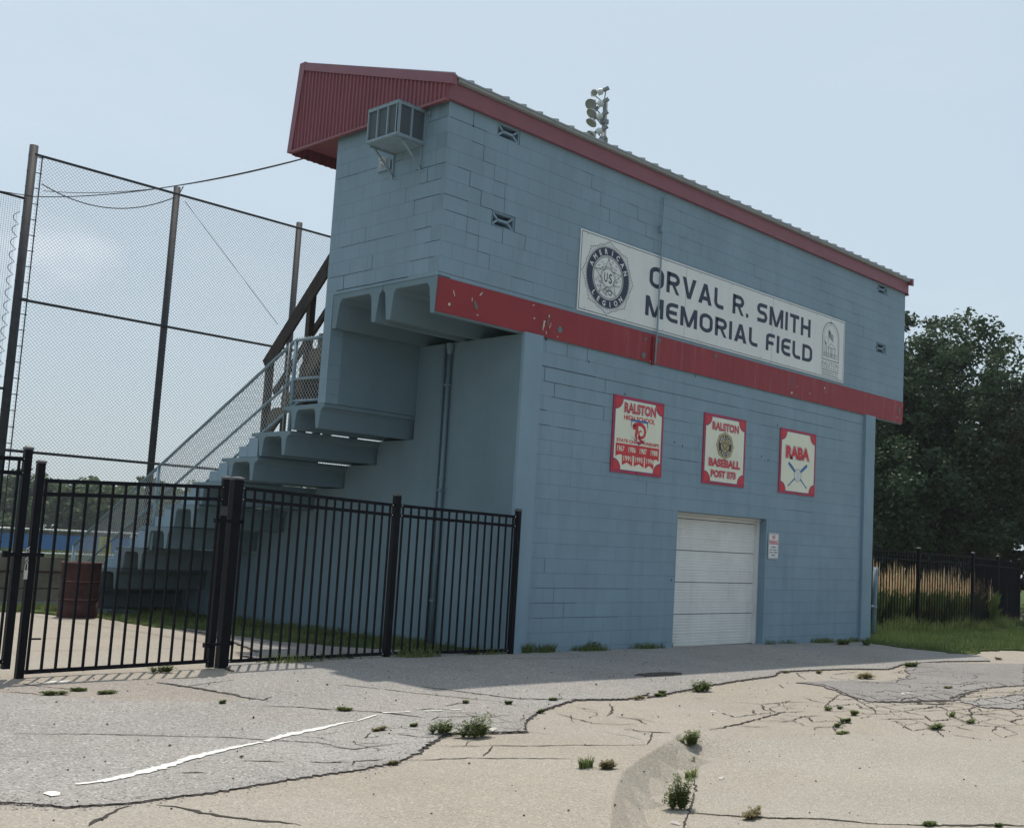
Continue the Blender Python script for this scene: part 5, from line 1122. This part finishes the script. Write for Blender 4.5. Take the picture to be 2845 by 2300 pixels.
drum(-3.62, 8.05, -.25, 'dark rusty steel drum at the left edge, behind the gate leaf')
bw = thing('panel_wall', (-2, 11.3, -.2), 'low weathered grey-tan panel wall between the two rusty drums', 'wall')
for (z0_, z1_) in ((-.22, .03), (.05, .335), (.36, .62)): MB().box(-5.5, -.9, 11.3, 11.4, z0_, z1_).build('panel', 'board', bw)
MB().box(-5.5, -.9, 11.285, 11.3, .332, .362).build('rail', 'rust', bw); MB().box(-5.5, -.9, 11.36, 11.39, -.3, .60).build('backing', 'dark', bw)
MB().box(-5.5, -.9, 11.2, 11.3, -.32, -.20).build('footing', 'galv', bw)
lf = thing('low_field_fence', (6, 26, -.3), 'low chain link field fence with pale top and middle rails', 'fence')
for z, r_ in ((1.14, .032), (.42, .032)): MB().tube([(-8, 26.4, z), (16, 25.6, z)], r_, 8).build('rail', 'alu', lf, smooth=True)
for k in range(9): MB().tube([(-8+3*k, 26.4-.1*k, -.3), (-8+3*k, 26.4-.1*k, 1.12)], .03, 8).build('post', 'alu', lf, smooth=True)
V, Fc = wires([(-8, -.25), (16, -.25), (16, 1.12), (-8, 1.12)], lambda a, b, o: (a, 26-.0333*(a-4)+.03+o, b), .055, .005); npmesh('chain_link', V, Fc, 'wire_dark', lf)
ys = thing('yellow_sign', (6.2, 25.9, .4), 'small yellow notice on the low field fence', 'sign')
MB().box(5.97, 6.36, 25.82, 25.83, .47, 1.0).build('plate', 'yellow', ys)
m = MB()
for (z, a, b) in ((.93, .12, .28), (.84, .09, .31), (.75, .09, .31), (.66, .07, .33), (.54, .11, .30)):
    k = a
    while k < b: m.box(5.97+k, 5.97+k+.018, 25.815, 25.818, z-.025, z+.025); m.box(5.97+k, 5.97+k+.026, 25.815, 25.817, z+.012, z+.022); k += .035
m.build('lettering', 'grey_ink', ys)
of = thing('outfield_fence', (28, 80, -.3), 'blue padded outfield fence with red top trim in the far distance', 'fence')
MB().beam((-20, 100, .28), (90, 62, .28), .15, 1.16).build('pads', 'blue_pad', of); MB().beam((-20, 100, .89), (90, 62, .89), .2, .06).build('trim', 'rust', of)
m = MB(); 
for k in range(3): m.add([(23.3, 84.9, .05+k*.27), (23.8, 84.7, .05+k*.27), (23.8, 84.7, .27+k*.27), (23.3, 84.9, .27+k*.27)], [(0, 1, 2, 3)])
m.build('distance_marker', 'gold', of)
m = MB(); m.add([(-200, 60, -.235), (200, 20, -.235), (200, 140, -.235), (-200, 140, -.235)], [(0, 1, 2, 3)])

# ================================================================ VEGETATION
def blades(name, regs, n, h0, h1, w, mat, seed, lean=.5, label=None, cat=None, kind=None, zoff=0., group=None, parent=None, clump=0):
    r = np.random.RandomState(seed); pts = []
    for poly, share in regs:
        xs_ = [p[0] for p in poly]; ys_ = [p[1] for p in poly]; k = 0; want = int(n*share)
        while k < want:
            x, y = r.uniform(min(xs_), max(xs_)), r.uniform(min(ys_), max(ys_))
            if inside(x, y, poly) and (not clump or math.sin(x*5.1+2*math.sin(y*3.3))*math.sin(y*6.2+x) > -.15+clump*r.rand()): pts.append((x, y)); k += 1
    P = np.array(pts); m_ = len(P); a = r.uniform(0, 6.283, m_); h = r.uniform(h0, h1, m_)*(1+.35*np.sin(P[:, 0]*2.2)*np.sin(P[:, 1]*3)); ln = r.uniform(.1, lean, m_)*h; d = r.uniform(0, 6.283, m_)
    z = np.array([zg(x, y) for x, y in pts])+zoff; V = np.zeros((m_, 5, 3), np.float32)
    cx_, sx_ = np.cos(a)*w/2, np.sin(a)*w/2
    V[:, 0] = np.c_[P[:, 0]-cx_, P[:, 1]-sx_, z]; V[:, 1] = np.c_[P[:, 0]+cx_, P[:, 1]+sx_, z]
    mx_, my_ = P[:, 0]+np.cos(d)*ln*.35, P[:, 1]+np.sin(d)*ln*.35
    V[:, 2] = np.c_[mx_+cx_*.7, my_+sx_*.7, z+h*.6]; V[:, 3] = np.c_[mx_-cx_*.7, my_-sx_*.7, z+h*.6]
    V[:, 4] = np.c_[P[:, 0]+np.cos(d)*ln, P[:, 1]+np.sin(d)*ln, z+h]
    b = np.arange(m_)*5; Fq = np.concatenate([np.c_[b, b+1, b+2], np.c_[b, b+2, b+3], np.c_[b+3, b+2, b+4]])
    o = npmesh(name, V.reshape(-1, 3), Fq, mat, parent, 3); tag(o, label, cat, group, kind); return o
LR_ = [(9.45, .25), (9.0, -.2), (8.85, -.7), (8.75, -1.2), (9.0, -1.6), (8.85, -2.0), (9.3, -2.3), (10.2, -1.9), (11.4, -1.9), (12.0, -2.15), (16, -2.3), (24, -2.3), (34, -2.2), (34, 1.6), (23, 2.9), (17, 1.6), (9.45, 1.9)]
o = sheet('lawn_verge', LR_, .035, .5, 'soil', .05, step=.1, amp=.05); tag(o, kind='structure')
blades('grass', [(LR_, 1.)], 42000, .05, .13, .012, 'grass', 3, .8, 'mown green grass verge along the right fence', 'grass', 'stuff', .03)
blades('grass', [([(9.45, .3), (9.45, 1.9), (17, 1.6), (23, 3.0), (23, 2.3), (16.8, 1.1), (11, 1.2)], 1.)], 5000, .15, .42, .014, 'weed', 5, .7, 'long grass growing through the foot of the right fence', 'grass', 'stuff', .0)
IG = [(-1.55, 1.4), (-1.85, 2.3), (-1.87, 3.1), (-1.70, 4.2), (-1.84, 4.4), (-1.95, 4.9), (-2.05, 5.4), (-2.06, 6.0), (-1.97, 6.7), (-1.93, 7.45), (-2.3, 7.85), (-2.5, 8.6), (-2.6, 10.2), (-1.0, 10.2), (-.02, 8.9), (-.02, .35), (-.8, .6)]
IG2 = [(-2.6, 8.6), (-5.0, 9.3), (-5, 10.3), (-1, 10.3), (-1.6, 8.6)]
o = sheet('grass_strip_soil', IG, .03, .5, 'soil', .04, step=.1, amp=.03); tag(o, kind='structure')
blades('grass', [(IG, .75), (IG2, .25)], 11000, .03, .11, .010, 'weed', 11, .9, 'rough green grass along the foot of the shaded end wall', 'grass', 'stuff', .02, clump=1.)
blades('grass', [([(.3, -.12), (.3, .05), (3.3, .05), (3.3, -.08)], .5), ([(5.95, -.06), (5.95, .05), (9.0, .05), (9.0, -.10)], .4), ([(-3.9, -.25), (-3.9, -.05), (.1, .15), (.1, -.08)], .5)], 1500, .02, .11, .009, 'weed', 15, .9, 'ragged thin grass along the foot of the facade and fence', 'grass', 'stuff', .02, clump=.8)
blades('grass', [([(-40, 24), (60, 20), (90, 60), (-20, 98)], 1.)], 9000, .3, .5, .3, 'grass', 12, .5, 'far sunlit outfield grass', 'grass', 'stuff', -.1)
# weeds in the cracks
WG = 'weeds growing in the pavement cracks'
def weed(x, y, w, h, k, label, seed, big=False):
    r = np.random.RandomState(seed); z = top(x, y)
    dry = (k == 2); n = int(120+3200*min(w, .5)) if k != 3 else int(60+320*w)
    V = []; Fq = []
    th = thing('weed', (x, y, z), label, 'weed', WG)
    for i in range(n if k == 3 else 0):
        a = r.uniform(0, 6.283); rr_ = math.sqrt(r.rand())*w/2; px, py = x+math.cos(a)*rr_, y+math.sin(a)*rr_*(.55 if k in (0, 1, 2) else .5); edge = 1-(rr_/(w/2))**2*.75
        if k == 3:      # upright blades, arching outwards
            L = h*r.uniform(.45, 1.25); d = math.atan2(py-y, px-x)+r.uniform(-.8, .8); ln = L*r.uniform(.1, .7); bw_ = .0055; q = d+1.57
            pts = [(px*.85+x*.15+math.cos(d)*ln*t*t, py*.7+y*.3+math.sin(d)*ln*t*t, z+L*(t-.18*t*t)) for t in (0, .35, .7, 1)]
            b = len(V)
            for j, p in enumerate(pts):
                ww = bw_*(1-j/3.4); V += [(p[0]+math.cos(q)*ww, p[1]+math.sin(q)*ww, p[2]), (p[0]-math.cos(q)*ww, p[1]-math.sin(q)*ww, p[2])]
            Fq += [(b+2*j, b+2*j+1, b+2*j+3, b+2*j+2) for j in range(3)]
    if k != 3:          # sprawling stems with small leaves along them
        ax_ = r.uniform(-.5, .5); nst = int(26+270*w)
        lobes = [(r.uniform(-.32, .32)*w, r.uniform(-.10, .10)*w, r.uniform(.45, 1.)) for _ in range(3+int(w*8))]
        for i in range(nst):
            lx0, ly0, lh = lobes[i % len(lobes)]; d = r.uniform(0, 6.283); L = w*r.uniform(.10, .30); up_ = h*lh*r.uniform(.25, 1.15); bx_, by_ = x+lx0, y+ly0; nl = int(9+L*70)
            for j in range(nl):
                t = (j+1)/nl; px = bx_+math.cos(d+ax_*t)*L*t; py = by_+math.sin(d+ax_*t)*L*t*.6; pz = z+up_*math.sin(t*2.0)+.002
                s_ = r.uniform(.008, .016)*(1.15 if big else 1)*(1.1-.4*t); al = d+(1.2 if j % 2 else -1.2)+r.uniform(-.5, .5); ti = r.uniform(-.2, .9); b = len(V)
                c = Vector((px, py, pz)); u = Vector((-math.sin(al), math.cos(al), 0)); v = Vector((math.cos(al)*math.cos(ti), math.sin(al)*math.cos(ti), math.sin(ti)))
                V += [tuple(c-u*s_*.15), tuple(c+v*s_*.9-u*s_*.5), tuple(c+v*s_*1.8), tuple(c+v*s_*.9+u*s_*.5)]; Fq.append((b, b+1, b+2, b+3))
            b = len(V); tx, ty, tz = bx_+math.cos(d)*L, by_+math.sin(d)*L*.6, z+up_*.9
            V += [(bx_-.0015, by_, z), (bx_+.0015, by_, z), (tx+.001, ty, tz), (tx-.001, ty, tz)]; Fq.append((b, b+1, b+2, b+3))
    npmesh('foliage', V, Fq, 'weed_dry' if dry else 'weed', th)
WL = D['weedlabels']
for i, wv in enumerate(D['weeds']):
    x, y, w, h, k = wv; w *= 1.12; h *= (.55 if k == 3 and y > -1 else (.6 if w < .25 or k == 3 else .95)); weed(x, y, max(w, .06), max(h*1.15, .018), k, WL[i], 500+i, w > .3)
# loose stones and dead leaves
r = np.random.RandomState(77); V = []; Fq = []
for i in range(520):
    x, y = r.uniform(-7.8, 6), r.uniform(-7.6, .0)
    if y > -1 and x > -4 and r.rand() < .5: continue
    s_ = r.uniform(.003, .011)*(1.6 if r.rand() < .08 else 1); z = top(x, y)+s_*.4; b = len(V)
    for (a_, b_, c_) in ((1,0,0),(0,1,0),(-1,0,0),(0,-1,0),(0,0,.7),(0,0,-.7)): V.append((x+a_*s_*r.uniform(.6, 1.5), y+b_*s_*r.uniform(.6, 1.4), z+c_*s_*r.uniform(.6, 1.)))
    Fq += [(b, b+1, b+4), (b+1, b+2, b+4), (b+2, b+3, b+4), (b+3, b, b+4), (b+1, b, b+5), (b+2, b+1, b+5), (b+3, b+2, b+5), (b, b+3, b+5)]
o = npmesh('pebbles', V, Fq, 'asphalt_edge', None, 3); tag(o, 'dark crumbs of asphalt and grit scattered over the paving', 'gravel', None, 'stuff')
r = np.random.RandomState(79); V = []; Fq = []
for i in range(1300):
    e = r.randint(0, 27); a_, b2_ = ASPH[e], ASPH[e+1]; t = r.rand(); x = a_[0]+(b2_[0]-a_[0])*t+r.normal(0, .05); y = a_[1]+(b2_[1]-a_[1])*t+r.normal(0, .05); s_ = r.uniform(.0025, .008); z = top(x, y)+s_*.3; b = len(V)
    for (p_, q_, c_) in ((1,0,0),(0,1,0),(-1,0,0),(0,-1,0),(0,0,.7)): V.append((x+p_*s_*r.uniform(.6, 1.5), y+q_*s_*r.uniform(.6, 1.4), z+c_*s_))
    Fq += [(b, b+1, b+4), (b+1, b+2, b+4), (b+2, b+3, b+4), (b+3, b, b+4)]
o = npmesh('gravel', V, Fq, 'asphalt_dark', None, 3); tag(o, 'loose grey gravel broken off along the ragged asphalt edge', 'gravel', None, 'stuff')
r = np.random.RandomState(78); V = []; Fq = []
for (x, y, s_) in [(-1.35, -4.55, .05), (-.1, -4.3, .02), (-4.05, -4.45, .09), (-3.15, -6.05, .06), (-4.55, -6.75, .06), (-4.85, -7.05, .05), (-4.75, -7.0, .04), (2.1, -4.75, .08), (2.3, -4.72, .06), (-7.3, -4.6, .0)]:
    for j in range(4):
        b = len(V); cx_, cy_ = x+r.uniform(-.5, .5)*s_, y+r.uniform(-.5, .5)*s_; z = top(cx_, cy_)+.004; q = s_*.4
        V += [(cx_-q*r.rand(), cy_-q*.5, z), (cx_+q*r.rand(), cy_-q*.3, z+q*r.rand()*.5), (cx_+q*.5, cy_+q*.6*r.rand(), z+q*r.rand()*.7), (cx_-q*.6, cy_+q*.5, z+q*.2)]; Fq.append((b, b+1, b+2, b+3))
o = npmesh('litter_scraps', V, Fq, 'flake', None); tag(o, 'pale scraps of litter and dead leaves on the concrete', 'litter', None, 'stuff')
tag(MB().lathe([(0, -.45), (.05, -.45), (.05, -.30), (.035, -.26), (0, -.25)], (13.6, 1.85, 0), n=10).build('marker_stake', 'sred'), 'small red marker low in the grass behind the right fence', 'marker')
# trees
def crown_pts(blobs, n, size, seed, shell=.55):
    r = np.random.RandomState(seed); V = []; tot = sum(b[3]**2 for b in blobs)
    for (cx_, cy_, cz_, R_, sq) in blobs:
        ncl = max(6, int(R_*R_*9)); k = int(n*R_**2/tot/ncl)+1
        for c in range(ncl):
            d = r.normal(size=3); d /= np.linalg.norm(d); rad = R_*(shell+(1-shell)*r.rand()**.6); c0 = np.array([cx_, cy_, cz_])+d*rad*np.array([1, 1, sq]); cr0 = R_*r.uniform(.18, .34)
            p = r.normal(size=(k, 3)); p /= np.linalg.norm(p, axis=1)[:, None]; p = c0+p*cr0*(r.rand(k, 1)**.45)*np.array([1, 1, .75])
            V.append(p)
    return np.concatenate(V)
def leaves(name, P, size, mat, parent, seed, asp=.6):
    r = np.random.RandomState(seed); n = len(P); u = r.normal(size=(n, 3)); u[:, 2] *= .5; u /= np.linalg.norm(u, axis=1)[:, None]
    v = r.normal(size=(n, 3)); v -= u*(u*v).sum(1)[:, None]; v /= np.linalg.norm(v, axis=1)[:, None]; s_ = size*r.uniform(.6, 1.3, (n, 1))
    w = np.cross(u, v); V = np.stack([P-u*s_, P+v*s_*asp+w*s_*.15, P+u*s_, P-v*s_*asp+w*s_*.15], 1).reshape(-1, 3); b = np.arange(n)*4
    return npmesh(name, V, np.c_[b, b+1, b+2, b+3], mat, parent)
def limb(m, p, d, L, r_, rg, depth, ends):
    q = p; pts = [tuple(p)]
    for k in range(4):
        d = (d+Vector((rg.uniform(-.18, .18), rg.uniform(-.18, .18), rg.uniform(-.03, .12)))).normalized(); q = q+d*L/4; pts.append(tuple(q))
    m.tube(pts, r_, 7, r_*.55)
    if depth:
        for k in range(3):
            a = rg.uniform(0, 6.28); nd = (d+Vector((math.cos(a), math.sin(a), rg.uniform(-.2, .4)))*.75).normalized(); limb(m, Vector(pts[-1-(k == 2)]), nd, L*.72, r_*.5, rg, depth-1, ends)
def tree(name, x, y, z, blobs, n, size, mat, label, seed, group=None, trunk=.22, th_=3., cat='tree', shell=.55):
    t = thing(name, (x, y, z), label, cat, group); rg = random.Random(seed); m = MB()
    m.tube([(x, y, z-.3), (x+.05, y, z+th_*.5), (x-.03, y+.05, z+th_)], trunk, 9, trunk*.7)
    for k in range(5): a = k*1.26+rg.random(); limb(m, Vector((x, y, z+th_*(.75+.06*k))), Vector((math.cos(a), math.sin(a), .9)).normalized(), th_*.9, trunk*.45, rg, 2, None)
    m.build('trunk', 'bark', t); leaves('crown', crown_pts(blobs, n, size, seed, shell), size, mat, t, seed+1); return t
def rt(u, dep, z): # helper for blob positions: metres right of the view axis at a depth
    return None
def blobset(cx_, cy_, seed, R_, z0_, z1_, n, rb):
    r = random.Random(seed); o = []
    for i in range(n):
        t = (i+.5)/n; z = z0_+(z1_-z0_)*t; rr_ = R_*math.sqrt(max(.05, 1-(2*t-1)**2*.8))*r.uniform(.2, .85); a = i*2.4+r.uniform(-.4, .4)
        o.append((cx_+math.cos(a)*rr_, cy_+math.sin(a)*rr_, z, rb*r.uniform(.8, 1.2), .8))
    return o
tree('maple_tree', 25.3, 6.6, -.5, blobset(25.3, 6.6, 5, 4.3, 2.6, 8.7, 15, 2.0), 80000, .082, 'leaf_dark', 'big dark leafy maple right of the building, in front of the other trees', 31, 'trees behind the right fence', .26, 3.4)
tree('maple_tree', 30.5, 1.5, -.6, blobset(30.5, 1.5, 8, 4.6, 2.4, 9.3, 14, 2.2), 55000, .10, 'leaf_dark', 'tall dark tree at the right edge of the photo', 41, 'trees behind the right fence', .28, 3.6)
tree('maple_tree', 27.5, 13.5, -.6, blobset(27.5, 13.5, 9, 4.6, 2.0, 8.8, 14, 2.1), 34000, .13, 'leaf_dark', 'dark tree half hidden behind the building\'s right corner', 51, 'trees behind the right fence', .28, 3.4)
tree('maple_tree', 36.0, 9.5, -.6, blobset(36.0, 9.5, 12, 4.8, 1.6, 7.8, 12, 2.4), 26000, .15, 'leaf_dark', 'dense dark tree filling the gap behind the big maple', 61, 'trees behind the right fence', .3, 3.2)
tree('shade_tree', 43, 4, -.6, blobset(43, 4, 15, 5.2, .8, 6.5, 10, 2.5), 16000, .19, 'leaf_dark', 'low shadowed tree farthest back beyond the right fence', 71, 'trees behind the right fence', .3, 2.6)
tree('shade_tree', 40, 17, -.6, blobset(40, 17, 16, 5.4, .6, 6.8, 10, 2.5), 16000, .19, 'leaf_dark', 'low dark tree behind the tall tan grass, beside the building', 81, 'trees behind the right fence', .3, 2.6)
# spruce with drooping tiers
sp = thing('spruce_tree', (27.0, 2.6, -.6), 'small grey-green spruce just above the right end of the fence', 'tree', 'trees behind the right fence')
MB().tube([(27.0, 2.6, -.6), (27.0, 2.6, 3.0)], .12, 8, .02).build('trunk', 'bark', sp)
r = np.random.RandomState(5); P = []
for k in range(16):
    z = -.1+k*.19; R_ = 1.75*(1-k/17.)
    for b in range(15):
        a = r.uniform(0, 6.283); t = r.rand(90)**.6; P.append(np.c_[27.0+np.cos(a)*R_*t+r.normal(0, .05, 90), 2.6+np.sin(a)*R_*t+r.normal(0, .05, 90), z-.28*t*R_*.6+r.normal(0, .035, 90)])
leaves('crown', np.concatenate(P), .05, 'leaf_conifer', sp, 6, .3)
# far tree line beyond the outfield
FT = ['far pale green tree at the left edge, beyond the outfield', 'far tree second from the left edge, beyond the outfield', 'far tree seen between the two gate stiles', 'far round tree above the left gate leaf', 'far low tree above the blue outfield fence', 'far tree just left of the backstop\'s second pole', 'far tree behind the foot of the stand railing', 'far tree right beside the end of the stand tiers', 'far tree hidden mostly behind the stand']
rg = random.Random(9)
for i in range(9):
    t = i/8; x = 27.+t*33+rg.uniform(-1, 1); y = 118-t*26+rg.uniform(-3, 3); h = 6.6+rg.uniform(-.7, .9)
    tree('field_tree', x, y, -.6, blobset(x, y, 20+i, 3.9, .4, h-1.2, 12, 2.1), 16000, .21, 'leaf_far', FT[i], 200+i*7, 'far trees beyond the outfield', .25, 2.2)
# tall tan ornamental grass behind the right fence
OG = ['against the building corner', 'second from the building corner', 'third from the building corner', 'left of the first thick fence post', 'right behind the first thick fence post', 'right of the first thick fence post', 'midway between the two thick fence posts', 'left of the second thick fence post', 'at the right end of the row']
for i in range(9):
    x = 12.2+i*.86; y = 3.1-.10*i; r = np.random.RandomState(60+i); V = []; Fq = []; V2 = []; F2 = []; hh = 1.62-(.14 if i > 3 else 0)-(.22 if i == 8 else 0)
    th = thing('feather_grass', (x, y, -.4), 'tall tan feather grass clump '+OG[i], 'ornamental grass', 'tall tan grass clumps behind the right fence')
    for j in range(420):
        a = r.uniform(0, 6.283); rr_ = math.sqrt(r.rand())*.40; px, py = x+math.cos(a)*rr_*1.15, y+math.sin(a)*rr_; L = r.uniform(.5, 1.05); ln = r.uniform(.05, .4); q = r.uniform(0, 3.14); b = len(V); w = .008
        V += [(px-math.cos(q)*w, py-math.sin(q)*w, -.42), (px+math.cos(q)*w, py+math.sin(q)*w, -.42), (px+math.cos(a)*ln*.4+math.cos(q)*w*.7, py+math.sin(a)*ln*.4, -.42+L*.7), (px+math.cos(a)*ln, py+math.sin(a)*ln, -.42+L)]; Fq.append((b, b+1, b+2, b+3))
    for j in range(150):
        a = r.uniform(0, 6.283); rr_ = math.sqrt(r.rand())*.42; px, py = x+math.cos(a)*rr_*1.1, y+math.sin(a)*rr_; L = hh*r.uniform(.70, 1.0)*(1+.10*math.sin(px*9)); lx_, ly_ = math.cos(a)*rr_*.25, math.sin(a)*rr_*.25
        b = len(V2); w = .0035; q = r.uniform(0, 3.14); cq, sq_ = math.cos(q), math.sin(q)
        V2 += [(px-w, py, .2), (px+w, py, .2), (px+lx_+w, py+ly_, -.42+L), (px+lx_-w, py+ly_, -.42+L)]; F2.append((b, b+1, b+2, b+3))
        for s_ in range(3):
            b = len(V2); z0_ = -.42+L-.42+s_*.14; ww = .014*(1-.25*s_); qq = q+s_; V2 += [(px+lx_-math.cos(qq)*ww, py+ly_-math.sin(qq)*ww, z0_+.03), (px+lx_, py+ly_, z0_-.05), (px+lx_+math.cos(qq)*ww, py+ly_+math.sin(qq)*ww, z0_+.03), (px+lx_, py+ly_, z0_+.17)]; F2.append((b, b+1, b+2, b+3))
    npmesh('leaf_tuft', V, Fq, 'grass', th); npmesh('plumes', V2, F2, 'plume', th)
# road and kerb far right
o = MB().add([(17, 6.5, -.57), (60, -8, -.57), (66, -2, -.57), (19, 9.5, -.57)], [(0, 1, 2, 3)]).build('road', 'asph_far'); tag(o, kind='structure')
o = MB().beam((18, 10.2, -.52), (64, -1.5, -.52), 1.2, .1).build('pavement', 'concrete'); tag(o, kind='structure')

# summer haze
hz = MB().box(-230, 240, -210, 240, -4.5, 34).build('haze', 'soil'); hz.data.materials.clear()
hm = bpy.data.materials.new('summer_haze'); hm.use_nodes = True; ht = hm.node_tree; ht.nodes.remove(ht.nodes['Principled BSDF'])
pvn = ht.nodes.new('ShaderNodeVolumePrincipled'); pvn.inputs['Color'].default_value = (.86, .92, 1, 1); pvn.inputs['Density'].default_value = .0005; pvn.inputs['Anisotropy'].default_value = .35
ht.links.new(pvn.outputs[0], ht.nodes['Material Output'].inputs['Volume']); hz.data.materials.append(hm); tag(hz, 'thin summer haze over the whole ball field', None, None, 'stuff')
